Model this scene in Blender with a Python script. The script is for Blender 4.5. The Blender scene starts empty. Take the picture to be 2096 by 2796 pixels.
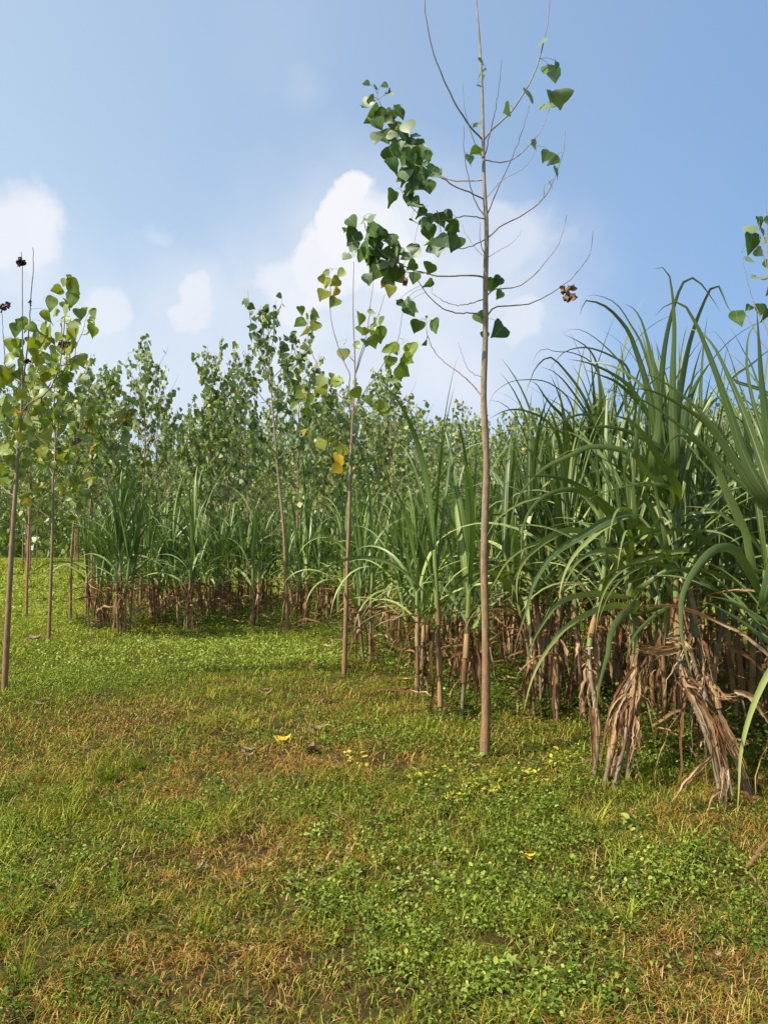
import bpy, math, random
import numpy as np

R = math.radians
scene = bpy.context.scene
col = scene.collection

# ------------------------------------------------------------------ camera
CAM_Z = 1.55
F = 1671.0                      # focal length in units of a 1658 x 2212 frame
PITCH = math.atan((1150 - 1106) / F)
cam_d = bpy.data.cameras.new("camera")
cam_d.sensor_fit = 'VERTICAL'
cam_d.angle = 2 * math.atan(1106 / F)
cam_d.clip_start = 0.05
cam_d.clip_end = 2000
cam = bpy.data.objects.new("camera", cam_d)
cam.location = (0, 0, CAM_Z)
cam.rotation_euler = (math.pi / 2 + PITCH, 0, 0)
col.objects.link(cam)
scene.camera = cam

# ------------------------------------------------------------------ light
SUN_TO = np.array([-0.78, -0.42, 1.08]); SUN_TO = SUN_TO / np.linalg.norm(SUN_TO)
SUN_EL = math.asin(SUN_TO[2])
SUN_AZ = math.atan2(SUN_TO[0], SUN_TO[1])          # from +Y towards +X
sun_d = bpy.data.lights.new("sun", 'SUN')
sun_d.energy = 5.0
sun_d.angle = R(0.6)
sun_d.color = (1.0, 0.945, 0.86)
sun = bpy.data.objects.new("sun", sun_d)
from mathutils import Vector
sun.rotation_euler = Vector(SUN_TO.tolist()).to_track_quat('Z', 'Y').to_euler()
sun.location = (-20, -10, 30)
col.objects.link(sun)
scene.view_settings.view_transform = 'Standard'
scene.view_settings.look = 'None'
scene.view_settings.gamma = 1.0
scene.view_settings.exposure = 0.5

# ------------------------------------------------------------------ pixel -> world helpers
def ray(dx, dy):
    xc = (dx - 829) / F; zc = (1106 - dy) / F
    return np.array([xc, math.cos(PITCH) - zc * math.sin(PITCH), math.sin(PITCH) + zc * math.cos(PITCH)])
def P(dx, dy, Y):
    d = ray(dx, dy)
    return np.array([0, 0, CAM_Z]) + d * (Y / d[1])
def S(sx, sy, Y):                # same, from full-size 2096 x 2796 pixels
    return P(sx * 1658 / 2096, sy * 2212 / 2796, Y)

# ------------------------------------------------------------------ world: sky + clouds
def build_world():
    w = bpy.data.worlds.new("World"); scene.world = w
    w.use_nodes = True
    nt = w.node_tree; nt.nodes.clear()
    N = nt.nodes.new; L = nt.links.new
    out = N('ShaderNodeOutputWorld'); bg = N('ShaderNodeBackground')
    bg.inputs['Strength'].default_value = 0.12
    sky = N('ShaderNodeTexSky'); sky.sky_type = 'NISHITA'
    sky.sun_disc = False
    sky.sun_elevation = SUN_EL; sky.sun_rotation = SUN_AZ
    sky.air_density = 1.0; sky.dust_density = 1.6; sky.ozone_density = 1.5
    sky.altitude = 100
    tc = N('ShaderNodeTexCoord')
    def math_(op, a, b=None, c=None):
        n = N('ShaderNodeMath'); n.operation = op
        for i, v in enumerate((a, b, c)):
            if v is None: continue
            if isinstance(v, (int, float)): n.inputs[i].default_value = v
            else: L(v, n.inputs[i])
        return n.outputs[0]
    # distortion of the direction by noise gives billowing outlines
    no = N('ShaderNodeTexNoise'); no.inputs['Scale'].default_value = 7.0
    no.inputs['Detail'].default_value = 7; no.inputs['Roughness'].default_value = 0.58
    L(tc.outputs['Generated'], no.inputs['Vector'])
    sub = N('ShaderNodeVectorMath'); sub.operation = 'SUBTRACT'
    L(no.outputs['Color'], sub.inputs[0]); sub.inputs[1].default_value = (.5, .5, .5)
    sc = N('ShaderNodeVectorMath'); sc.operation = 'SCALE'; L(sub.outputs[0], sc.inputs[0]); sc.inputs['Scale'].default_value = 0.13
    add = N('ShaderNodeVectorMath'); add.operation = 'ADD'
    L(tc.outputs['Generated'], add.inputs[0]); L(sc.outputs[0], add.inputs[1])
    vec = add.outputs[0]
    def blob(dx, dy, r, amt, soft):
        d = ray(dx, dy); d = d / np.linalg.norm(d)
        n = N('ShaderNodeVectorMath'); n.operation = 'DISTANCE'
        L(vec, n.inputs[0]); n.inputs[1].default_value = d
        m = N('ShaderNodeMapRange'); m.interpolation_type = 'SMOOTHSTEP'
        L(n.outputs['Value'], m.inputs['Value'])
        rr = r / F
        m.inputs['From Min'].default_value = rr * (1 + soft); m.inputs['From Max'].default_value = rr * (1 - soft)
        m.inputs['To Min'].default_value = 0; m.inputs['To Max'].default_value = amt
        return m.outputs['Result']
    def union(lst):
        acc = None
        for b in lst:
            o = blob(*b)
            acc = o if acc is None else math_('MAXIMUM', acc, o)
        return acc
    hard = union([(785, 445, 58, 1, .2), (742, 500, 72, 1, .2), (690, 575, 92, .95, .26), (630, 615, 85, .85, .38), (585, 600, 45, .6, .6), (800, 535, 100, .95, .35),
                  (875, 520, 70, .8, .45), (930, 600, 110, .6, .6), (1080, 470, 48, .55, .4), (1115, 515, 80, .6, .55),
                  (45, 490, 84, .85, .3), (60, 560, 80, .55, .6), (1135, 710, 62, .7, .4), (1060, 690, 70, .5, .5),
                  (225, 690, 56, .7, .4), (215, 745, 75, .5, .55), (402, 672, 46, .8, .32), (414, 705, 52, .75, .5),
                  (355, 515, 26, .35, .8), (480, 575, 18, .3, .9), (645, 180, 42, .16, .95), (1250, 770, 60, .3, .9)])
    soft = union([(760, 710, 280, .72, .6), (980, 710, 240, .68, .6), (430, 770, 180, .62, .6), (180, 790, 180, .55, .7), (60, 620, 130, .4, .8),
                  (600, 90, 90, .08, .9)])
    n2 = N('ShaderNodeTexNoise'); n2.inputs['Scale'].default_value = 9; n2.inputs['Detail'].default_value = 6
    L(tc.outputs['Generated'], n2.inputs['Vector'])
    mod = N('ShaderNodeMapRange'); L(n2.outputs['Fac'], mod.inputs['Value'])
    mod.inputs['From Min'].default_value = .3; mod.inputs['From Max'].default_value = .7
    mod.inputs['To Min'].default_value = .72; mod.inputs['To Max'].default_value = 1.05
    softm = math_('MULTIPLY', soft, mod.outputs['Result'])
    dens = math_('MAXIMUM', hard, softm)
    densc = math_('MINIMUM', dens, 1.0)
    # thin veil lifting the lower sky, slightly stronger on the sun's side
    sep = N('ShaderNodeSeparateXYZ'); L(tc.outputs['Generated'], sep.inputs[0])
    veil = N('ShaderNodeMapRange'); L(sep.outputs['Z'], veil.inputs['Value'])
    veil.inputs['From Min'].default_value = 0.0; veil.inputs['From Max'].default_value = 0.45
    veil.inputs['To Min'].default_value = .9; veil.inputs['To Max'].default_value = .62
    vx = veil.outputs['Result']
    def mixc(f, a, b):
        m = N('ShaderNodeMix'); m.data_type = 'RGBA'
        if isinstance(f, (int, float)): m.inputs['Factor'].default_value = f
        else: L(f, m.inputs['Factor'])
        for s, v in (('A', a), ('B', b)):
            idx = [i for i in m.inputs if i.name == s and i.type == 'RGBA'][0]
            if isinstance(v, tuple): idx.default_value = (*v, 1)
            else: L(v, idx)
        return [o for o in m.outputs if o.type == 'RGBA'][0]
    hz0 = mixc(vx, sky.outputs['Color'], (2.15, 3.1, 4.55))
    gx = N('ShaderNodeMapRange'); L(sep.outputs['X'], gx.inputs['Value'])
    gx.inputs['From Min'].default_value = -.5; gx.inputs['From Max'].default_value = .5
    away = mixc(gx.outputs['Result'], (1.60, 1.42, 1.20), (.78, .90, 1.02))       # sky deepens away from the sun
    mm = N('ShaderNodeMix'); mm.data_type = 'RGBA'; mm.blend_type = 'MULTIPLY'; mm.inputs[0].default_value = 1
    L(hz0, mm.inputs[6]); L(away, mm.inputs[7]); hz = mm.outputs[2]
    ccol = mixc(mod.outputs['Result'], (4.5, 4.85, 5.4), (5.5, 5.55, 5.8))
    c = mixc(densc, hz, ccol)
    L(c, bg.inputs['Color']); L(bg.outputs[0], out.inputs['Surface'])
build_world()

# ------------------------------------------------------------------ noise (numpy)
_rs = np.random.RandomState(7)
_lat = _rs.rand(256, 256)
def vnoise(x, y, s, o=0):
    x = np.asarray(x, float) / s + 37.3 + o * 11.7; y = np.asarray(y, float) / s + 91.1 + o * 5.3
    xi = np.floor(x).astype(int); yi = np.floor(y).astype(int)
    fx = x - xi; fy = y - yi; fx = fx * fx * (3 - 2 * fx); fy = fy * fy * (3 - 2 * fy)
    g = lambda a, b: _lat[a % 256, b % 256]
    return (g(xi, yi) * (1 - fx) + g(xi + 1, yi) * fx) * (1 - fy) + (g(xi, yi + 1) * (1 - fx) + g(xi + 1, yi + 1) * fx) * fy
def height(x, y):
    fade = 1 / (1 + (np.hypot(x, y) / 60.0) ** 2)
    return ((vnoise(x, y, 1.1) - .5) * .05 + (vnoise(x, y, .38, 3) - .5) * .022 + (vnoise(x, y, 4.5, 1) - .5) * .16) * fade
def G(dx, dy):
    d = ray(dx, dy)
    t = -CAM_Z / d[2]
    for _ in range(12):
        p = np.array([0, 0, CAM_Z]) + d * t
        t = -(CAM_Z - float(height(p[0], p[1]))) / d[2]
    return np.array([0, 0, CAM_Z]) + d * t
def onground(x, y): return np.array([x, y, float(height(x, y))])

# ------------------------------------------------------------------ mesh builder
class MB:
    def __init__(s): s.v = []; s.f = []; s.t = []; s.n = 0
    def add(s, v, f, t):
        if len(v) == 0: return
        s.v.append(np.asarray(v, np.float32)); s.f.append((s.n + np.asarray(f, np.int64)))
        s.t.append(np.asarray(t, np.float32)); s.n += len(v)
    def mesh(s, name, mat, smooth=True):
        me = bpy.data.meshes.new(name)
        v = np.concatenate(s.v); t = np.concatenate(s.t)
        me.vertices.add(len(v)); me.vertices.foreach_set('co', v.ravel())
        idx = np.concatenate([f.ravel() for f in s.f]).astype(np.int32)
        sizes = np.concatenate([np.full(len(f), f.shape[1], np.int32) for f in s.f])
        starts = np.concatenate([[0], np.cumsum(sizes)[:-1]]).astype(np.int32)
        me.loops.add(len(idx)); me.loops.foreach_set('vertex_index', idx)
        me.polygons.add(len(sizes)); me.polygons.foreach_set('loop_start', starts)
        me.polygons.foreach_set('loop_total', sizes)
        me.polygons.foreach_set('use_smooth', np.full(len(sizes), smooth))
        a = me.attributes.new('tint', 'FLOAT_COLOR', 'POINT')
        a.data.foreach_set('color', t.ravel())
        me.materials.append(mat)
        me.update(calc_edges=True)
        return me
    def build(s, name, mat, parent=None, smooth=True):
        o = bpy.data.objects.new(name, s.mesh(name, mat, smooth)); col.objects.link(o)
        if parent is not None: o.parent = parent
        return o

def stamp(mb, tv, tf, tg, tb, M, T, r, a):
    """copies of a small template: M (N,3,3) rows are basis vectors * scale"""
    n = len(T); k = len(tv)
    v = np.einsum('kj,njl->nkl', tv, M) + T[:, None, :]
    f = tf[None] + (np.arange(n) * k)[:, None, None]
    t = np.empty((n, k, 4)); t[..., 0] = r[:, None]; t[..., 1] = tg[None]; t[..., 2] = tb[None]; t[..., 3] = a[:, None]
    mb.add(v.reshape(-1, 3), f.reshape(-1, tf.shape[1]), t.reshape(-1, 4))

def unit(v): v = np.asarray(v, float); return v / (np.linalg.norm(v, axis=-1, keepdims=True) + 1e-9)

def catmull(pts, n):
    p = np.asarray(pts, float)
    if len(p) < 3:
        u = np.linspace(0, 1, n)[:, None]; return p[0] * (1 - u) + p[-1] * u
    seg = np.linalg.norm(np.diff(p[:, :3], axis=0), axis=1) + 1e-6
    k = np.concatenate([[0], np.cumsum(seg)]); u = np.linspace(0, k[-1], n)
    m = np.gradient(p, k, axis=0)
    i = np.clip(np.searchsorted(k, u, side='right') - 1, 0, len(p) - 2)
    h = (k[i + 1] - k[i]); s_ = ((u - k[i]) / h)[:, None]; h = h[:, None]
    return ((2 * s_**3 - 3 * s_**2 + 1) * p[i] + (s_**3 - 2 * s_**2 + s_) * h * m[i]
            + (-2 * s_**3 + 3 * s_**2) * p[i + 1] + (s_**3 - s_**2) * h * m[i + 1])

def tube(mb, pts, rad, sides=6, r=0.5, a=0.0, cap=True, bump=None):
    p = np.asarray(pts, float); n = len(p)
    rad = np.broadcast_to(np.asarray(rad, float), (n,))
    t = unit(np.gradient(p, axis=0))
    ref = np.array([0.0, 1.0, 0.0]) if abs(t[0][1]) < .8 else np.array([1.0, 0, 0])
    u = unit(np.cross(t, ref)); w = unit(np.cross(t, u))
    ang = np.linspace(0, 2 * math.pi, sides, endpoint=False)
    ring = (np.cos(ang)[None, :, None] * u[:, None] + np.sin(ang)[None, :, None] * w[:, None]) * rad[:, None, None]
    v = (p[:, None] + ring).reshape(-1, 3)
    i = np.arange(n - 1)[:, None] * sides; j = np.arange(sides)[None]; j2 = (j + 1) % sides
    f = np.stack([i + j, i + j2, i + sides + j2, i + sides + j], -1).reshape(-1, 4)
    L = np.concatenate([[0], np.cumsum(np.linalg.norm(np.diff(p, axis=0), axis=1))])
    tt = np.zeros((n, sides, 4)); tt[..., 0] = r; tt[..., 1] = (ang / 6.2832)[None]; tt[..., 2] = L[:, None]; tt[..., 3] = a
    mb.add(v, f, tt.reshape(-1, 4))
    if cap:
        tip = p[-1] + t[-1] * rad[-1]
        vv = np.concatenate([v[-sides:], tip[None]]); ff = np.array([[q, (q + 1) % sides, sides] for q in range(sides)])
        mb.add(vv, ff, np.concatenate([tt[-1], tt[-1, :1]]))

# blade: long folded leaf from a centre line
def blade(mb, pts, width, wvec, seg=14, r=.5, a=0., keel=.18, prof='cane', twist=0., rag=0., rng=None):
    p = catmull(pts, seg + 1) if len(pts) != seg + 1 else np.asarray(pts, float)
    n = len(p); s = np.linspace(0, 1, n)
    t = unit(np.gradient(p, axis=0))
    w = np.asarray(wvec, float)
    if w.ndim == 1: w = np.tile(w, (n, 1))
    w = unit(w - t * np.sum(w * t, 1, keepdims=True))
    nn = unit(np.cross(t, w))
    if np.any(twist):
        ph = twist * s if np.isscalar(twist) else twist
        ph = np.asarray(ph)[:, None]
        w, nn = w * np.cos(ph) + nn * np.sin(ph), nn * np.cos(ph) - w * np.sin(ph)
    if prof == 'cane': wid = width * np.minimum(1, .55 + 2.6 * s) * np.clip((1 - s) * 1.55, 0, 1) ** .85
    else: wid = width * np.minimum(1, .5 + 3 * s) * np.clip((1 - s) * 2.2, 0, 1) ** .7
    wid = np.maximum(wid, .0006)
    hl = wid / 2; hr = wid / 2
    if rag and rng is not None:
        hl = hl * (1 + rag * (rng.rand(n) - .5) * 1.6); hr = hr * (1 + rag * (rng.rand(n) - .5) * 1.6)
        nn = unit(nn + w * (rng.rand(n, 1) - .5) * rag)
    k = keel * wid
    v = np.stack([p - w * hl[:, None] + nn * k[:, None], p, p + w * hr[:, None] + nn * k[:, None]], 1).reshape(-1, 3)
    i = np.arange(n - 1)[:, None] * 3; j = np.arange(2)[None]
    f = np.stack([i + 3 + j, i + 3 + j + 1, i + j + 1, i + j], -1).reshape(-1, 4)
    tt = np.zeros((n, 3, 4)); tt[..., 0] = r; tt[..., 1] = np.array([0, .5, 1])[None]; tt[..., 2] = s[:, None]; tt[..., 3] = a
    mb.add(v, f, tt.reshape(-1, 4))

# ------------------------------------------------------------------ materials
class NT:
    def __init__(s, name):
        s.m = bpy.data.materials.new(name); s.m.use_nodes = True
        s.t = s.m.node_tree; s.t.nodes.clear()
        s.out = s.N('ShaderNodeOutputMaterial')
    def N(s, k): return s.t.nodes.new(k)
    def L(s, a, b): s.t.links.new(a, b)
    def set(s, inp, v):
        if v is None: return
        if isinstance(v, (int, float)): inp.default_value = v
        elif isinstance(v, tuple): inp.default_value = (*v, 1) if (len(v) == 3 and inp.type == 'RGBA') else v
        else: s.L(v, inp)
    def attr(s):
        a = s.N('ShaderNodeAttribute'); a.attribute_name = 'tint'
        q = s.N('ShaderNodeSeparateColor'); s.L(a.outputs['Color'], q.inputs[0])
        return q.outputs[0], q.outputs[1], q.outputs[2], a.outputs['Alpha']
    def math(s, op, a, b=None, c=None):
        n = s.N('ShaderNodeMath'); n.operation = op
        for i, v in enumerate((a, b, c)): s.set(n.inputs[i], v)
        return n.outputs[0]
    def mix(s, f, a, b, mode='MIX'):
        m = s.N('ShaderNodeMix'); m.data_type = 'RGBA'; m.blend_type = mode
        s.set(m.inputs[0], f); s.set(m.inputs[6], a); s.set(m.inputs[7], b)
        return m.outputs[2]
    def ramp(s, f, stops):
        n = s.N('ShaderNodeValToRGB'); s.set(n.inputs[0], f); e = n.color_ramp.elements
        while len(e) < len(stops): e.new(.5)
        for x, (p, c) in zip(e, stops): x.position = p; x.color = (*c, 1)
        return n.outputs[0]
    def rng(s, v, a, b, c, d, smooth=False):
        n = s.N('ShaderNodeMapRange')
        if smooth: n.interpolation_type = 'SMOOTHSTEP'
        s.set(n.inputs[0], v)
        for i, x in enumerate((a, b, c, d)): n.inputs[1 + i].default_value = x
        return n.outputs[0]
    def noise(s, vec, scale, detail=3, rough=.5):
        n = s.N('ShaderNodeTexNoise'); s.set(n.inputs['Vector'], vec)
        n.inputs['Scale'].default_value = scale; n.inputs['Detail'].default_value = detail; n.inputs['Roughness'].default_value = rough
        return n.outputs['Fac']
    def obj(s): return s.N('ShaderNodeTexCoord').outputs['Object']
    def geo(s): return s.N('ShaderNodeNewGeometry')
    def scalev(s, v, sc):
        n = s.N('ShaderNodeMapping'); s.L(v, n.inputs[0]); n.inputs['Scale'].default_value = sc; return n.outputs[0]
    def bump(s, h, strength, dist=.01):
        n = s.N('ShaderNodeBump'); n.inputs['Strength'].default_value = strength; n.inputs['Distance'].default_value = dist
        s.L(h, n.inputs['Height']); return n.outputs[0]
    def surf(s, colour, rough=.5, spec=.5, trans=0., tcol=None, normal=None, coat=0.):
        b = s.N('ShaderNodeBsdfPrincipled'); s.set(b.inputs['Base Color'], colour); s.set(b.inputs['Roughness'], rough)
        s.set(b.inputs['Specular IOR Level'], spec)
        if normal is not None: s.L(normal, b.inputs['Normal'])
        o = b.outputs[0]
        if trans:
            tr = s.N('ShaderNodeBsdfTranslucent'); s.set(tr.inputs[0], tcol if tcol is not None else colour)
            mx = s.N('ShaderNodeMixShader'); s.set(mx.inputs[0], trans); s.L(o, mx.inputs[1]); s.L(tr.outputs[0], mx.inputs[2]); o = mx.outputs[0]
        s.L(o, s.out.inputs[0]); return s.m

def poplar_leaf_mat(name, dark, light, under, trans=(.16, .30, .03)):
    n = NT(name); r, g, b, a = n.attr()
    top = n.mix(r, dark, light)
    top = n.mix(n.rng(a, .25, .6, 0, 1), top, (.30, .30, .03))      # yellowing leaves
    top = n.mix(n.rng(a, .6, .85, 0, 1), top, (.55, .33, .02))
    top = n.mix(n.rng(a, .9, 1., 0, 1), top, (.06, .035, .025))     # dead ones
    back = n.mix(n.rng(a, .3, .75, 0, .8), under, (.5, .42, .1))
    back = n.mix(n.rng(a, .9, 1., 0, 1), back, (.10, .06, .045))
    vein = n.math('ABSOLUTE', n.math('SUBTRACT', g, .5))
    vm = n.rng(vein, .0, .05, .45, 0)
    top = n.mix(vm, top, (.25, .32, .12))
    bf = n.geo().outputs['Backfacing']
    c = n.mix(bf, top, back)
    tc = n.mix(n.rng(a, .25, .7, 0, 1), trans, (.6, .42, .03))
    tc = n.mix(n.rng(a, .9, 1., 0, 1), tc, (.05, .03, .02))
    return n.surf(c, .45, .4, .26, tc)
M_LEAF = poplar_leaf_mat('poplar_leaf', (.020, .055, .006), (.095, .16, .022), (.20, .26, .13))
M_LEAF_Y = poplar_leaf_mat('poplar_leaf_yellowing', (.07, .13, .010), (.22, .28, .02), (.30, .36, .15), (.40, .50, .02))
M_LEAF_F = poplar_leaf_mat('poplar_leaf_stand', (.06, .12, .014), (.27, .34, .06), (.32, .37, .19), (.23, .34, .04))

def litter_mat(name, c1, c2):
    n = NT(name); o = n.obj()
    c = n.mix(n.noise(o, 60, 4), c1, c2); return n.surf(c, .7, .25, .12, c)
M_LIT_TAN = litter_mat('fallen_leaf_tan', (.22, .14, .075), (.42, .29, .17))
M_LIT_BROWN = litter_mat('fallen_leaf_brown', (.10, .055, .035), (.34, .20, .13))
M_LIT_YEL = litter_mat('fallen_leaf_yellow', (.55, .33, .02), (.75, .55, .06))
def bark_mat():
    n = NT('poplar_bark'); r, g, b, a = n.attr()
    o = n.obj(); sep = n.N('ShaderNodeSeparateXYZ'); n.L(o, sep.inputs[0])
    base = n.ramp(n.rng(sep.outputs[2], 0, 5, 0, 1), [(0, (.36, .19, .08)), (.3, (.37, .24, .125)), (.55, (.36, .27, .17)), (.8, (.38, .33, .25)), (1, (.42, .38, .32))])
    v = n.scalev(o, (60, 60, 14)); nz = n.noise(v, 1., 4, .6)
    c = n.mix(n.rng(nz, .35, .65, 0, 1), base, n.mix(.6, base, (.10, .065, .045)))
    sp = n.noise(n.scalev(o, (45, 45, 150)), 1., 2)
    c = n.mix(n.rng(sp, .62, .7, 0, .65), c, (.46, .36, .27))
    grn = n.noise(n.scalev(o, (9, 9, 2.2)), 1., 3)
    c = n.mix(n.rng(grn, .52, .68, 0, .5), c, (.21, .22, .14))
    c = n.mix(n.rng(a, 0, 1, 0, .75), c, (.09, .075, .08))
    return n.surf(c, .75, .25, normal=n.bump(n.mix(.5, nz, sp), .6, .004))
M_BARK = bark_mat()

def cane_blade_mat(name, dark, light, under, tcol, trans=.17):
    n = NT(name); r, g, b, a = n.attr()
    o = n.obj()
    c = n.mix(r, dark, light)
    st = n.noise(n.scalev(o, (6, 6, 6)), 1., 4)
    c = n.mix(n.rng(st, .35, .65, 0, .35), c, light)
    # fine lengthwise veins
    w = n.math('SINE', n.math('MULTIPLY', g, 95.))
    c = n.mix(n.rng(w, -1, 1, 0, .22), c, (.18, .22, .08))
    mid = n.rng(n.math('ABSOLUTE', n.math('SUBTRACT', g, .5)), .035, .075, 1, 0)
    mid = n.math('MULTIPLY', mid, n.rng(b, .3, .95, 1, .2))
    c = n.mix(mid, c, (.46, .50, .28))
    tip = n.rng(n.math('ADD', b, n.math('MULTIPLY', r, .22)), 1.0, 1.14, 0, 1)
    c = n.mix(tip, c, (.42, .30, .13))
    sp = n.noise(n.scalev(o, (38, 38, 38)), 1., 3, .6)
    c = n.mix(n.rng(sp, .60, .72, 0, .55), c, (.30, .24, .09))      # rust and dust flecks
    c = n.mix(n.rng(a, 0, .5, 0, 1), c, (.36, .40, .11))  # pale yellow tint, also painted sunlight on the traced blades
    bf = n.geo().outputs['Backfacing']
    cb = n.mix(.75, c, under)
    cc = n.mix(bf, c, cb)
    return n.surf(cc, .40, .38, trans, tcol)
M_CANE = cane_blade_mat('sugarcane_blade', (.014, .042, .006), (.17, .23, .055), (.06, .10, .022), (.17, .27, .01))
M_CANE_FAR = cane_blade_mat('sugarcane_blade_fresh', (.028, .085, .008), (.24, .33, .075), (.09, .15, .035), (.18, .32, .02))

def dry_mat():
    n = NT('dry_cane_leaf'); r, g, b, a = n.attr(); o = n.obj()
    c = n.ramp(r, [(0, (.09, .040, .016)), (.3, (.25, .125, .05)), (.65, (.50, .30, .13)), (1, (.74, .54, .30))])
    nz = n.noise(n.scalev(o, (25, 25, 9)), 1., 4)
    c = n.mix(n.rng(nz, .4, .7, 0, .55), c, (.11, .06, .035))
    w = n.math('SINE', n.math('MULTIPLY', g, 60.))
    c = n.mix(n.rng(w, -1, 1, 0, .4), c, (.10, .05, .02))
    return n.surf(c, .7, .2, .15, (.42, .20, .06))
M_DRY = dry_mat()

def stalk_mat():
    n = NT('cane_stalk'); r, g, b, a = n.attr(); o = n.obj()
    k = n.math('FRACT', n.math('MULTIPLY', b, 7.4))
    c = n.mix(r, (.15, .11, .05), (.20, .11, .06))
    c = n.mix(n.rng(n.noise(n.scalev(o, (30, 30, 8)), 1., 3), .4, .7, 0, .6), c, (.34, .27, .2))
    c = n.mix(n.rng(k, .0, .1, .8, 0), c, (.10, .06, .035))
    c = n.mix(n.rng(k, .9, 1., 0, .35), c, (.30, .25, .17))
    return n.surf(c, .5, .4)
M_STALK = stalk_mat()

def grass_mat():
    n = NT('grass_blade'); r, g, b, a = n.attr()
    gr = n.ramp(r, [(0, (.045, .075, .005)), (.35, (.115, .165, .010)), (.7, (.29, .32, .026)), (1, (.54, .53, .10))])
    dr = n.ramp(r, [(0, (.13, .055, .014)), (.4, (.33, .17, .032)), (.8, (.52, .30, .075)), (1, (.72, .52, .22))])
    c = n.mix(n.rng(a, .42, .58, 0, 1), gr, dr)
    return n.surf(c, .7, .05, .28, n.mix(n.rng(a, .4, .6, 0, 1), (.28, .34, .01), (.4, .22, .03)))
M_GRASS = grass_mat()

def weed_mat():
    n = NT('ground_cover_leaf'); r, g, b, a = n.attr()
    c = n.ramp(r, [(0, (.045, .090, .008)), (.5, (.18, .245, .026)), (1, (.42, .47, .09))])
    c = n.mix(n.rng(a, .5, .6, 0, 1), c, (.50, .44, .06))
    return n.surf(c, .55, .2, .3, n.mix(n.rng(a, .5, .6, 0, 1), (.26, .36, .02), (.7, .6, .05)))
M_WEED = weed_mat()

def ground_mat():
    n = NT('ground'); o = n.obj()
    n1 = n.noise(o, .8, 5, .6); n2 = n.noise(o, 14, 6, .65); n3 = n.noise(o, 90, 3, .6)
    soil = n.ramp(n2, [(.3, (.014, .008, .004)), (.5, (.055, .03, .012)), (.75, (.15, .085, .035))])
    moss = n.ramp(n3, [(.3, (.03, .035, .006)), (.7, (.11, .115, .02))])
    c = n.mix(n.rng(n1, .42, .62, .15, .75), soil, moss)
    v = n.N('ShaderNodeVectorMath'); v.operation = 'LENGTH'; n.L(o, v.inputs[0])
    c = n.mix(n.rng(v.outputs['Value'], 8.5, 20, 0, .85), c, (.25, .28, .04))
    return n.surf(c, .95, .1, normal=n.bump(n.mix(.5, n2, n3), .9, .03))
M_GROUND = ground_mat()

M_CLOD = litter_mat('clod_earth', (.22, .14, .09), (.42, .30, .22))

# ------------------------------------------------------------------ tagging
def tag(o, label=None, cat=None, group=None, kind=None):
    if label: o['label'] = label
    if cat: o['category'] = cat
    if group: o['group'] = group
    if kind: o['kind'] = kind
    return o
def empty(name, loc, rz=0.0):
    o = bpy.data.objects.new(name, None); o.empty_display_size = .1; col.objects.link(o)
    o.location = tuple(float(q) for q in loc); o.rotation_euler = (0, 0, rz); return o
def copy_tree(o, parent=None):
    c = o.copy(); col.objects.link(c)
    if parent is not None: c.parent = parent
    for ch in KIDS.get(o.name, []): copy_tree_child(ch, c)
    return c
def copy_tree_child(o, parent):
    c = o.copy(); col.objects.link(c); c.parent = parent
    for ch in KIDS.get(o.name, []): copy_tree_child(ch, c)
KIDS = {}
def index_kids():
    KIDS.clear()
    for o in bpy.data.objects:
        if o.parent: KIDS.setdefault(o.parent.name, []).append(o)

# ------------------------------------------------------------------ ground sheet
def axis(lo, hi, fine_lo, fine_hi, step):
    mid = np.arange(fine_lo, fine_hi, step)
    up = [fine_hi]; s = step
    while up[-1] < hi: s *= 1.22; up.append(up[-1] + s)
    dn = [fine_lo]; s = step
    while dn[-1] > lo: s *= 1.22; dn.append(dn[-1] - s)
    return np.concatenate([dn[::-1][:-1], mid, up])
def build_ground():
    xs = axis(-500, 500, -8, 8, .11); ys = axis(-300, 700, 1.2, 16, .11)
    X, Y = np.meshgrid(xs, ys, indexing='ij'); Z = height(X, Y)
    v = np.stack([X, Y, Z], -1).reshape(-1, 3); ny = len(ys)
    i = np.arange(len(xs) - 1)[:, None] * ny; j = np.arange(ny - 1)[None]
    f = np.stack([i + j, i + ny + j, i + ny + j + 1, i + j + 1], -1).reshape(-1, 4)
    mb = MB(); mb.add(v, f, np.zeros((len(v), 4)))
    tag(mb.build('ground', M_GROUND), kind='structure')
build_ground()

# ------------------------------------------------------------------ leaf templates
def heart_template():
    rows = [(.02, -.02, .20), (.08, .05, .44), (.24, .22, .54), (.43, .42, .51), (.62, .61, .38), (.80, .79, .20), (1.0, 1.0, .02)]
    v = []; g = []; b = []
    for (vc, ve, hw) in rows:
        for sx in (-1, 0, 1):
            y = vc if sx == 0 else ve
            v.append((sx * hw, y, .16 * abs(sx * hw) - .10 * (y - .3) ** 2)); g.append(.5 + sx * hw); b.append(max(0, y))
    f = []
    for i in range(len(rows) - 1):
        for j in range(2): f.append((i * 3 + j, i * 3 + j + 1, i * 3 + 4 + j, i * 3 + 3 + j))
    return np.array(v), np.array(f), np.array(g), np.array(b)
HEART = heart_template()
def _variant(sx, bend, curl, skew, seed):
    v, f, g, b = HEART; v = v.copy(); rr_ = np.random.RandomState(seed)
    v[:, 0] = v[:, 0] * sx + skew * v[:, 1] ** 2
    v[:, 2] += bend * v[:, 1] ** 2 + curl * v[:, 0] * np.abs(v[:, 0]) * 2 + curl * .8 * v[:, 0] ** 2
    v += rr_.randn(*v.shape) * .018; v[[1, 4, 7, 10, 13, 16], 0] *= .3
    return v, f, g, b
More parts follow.
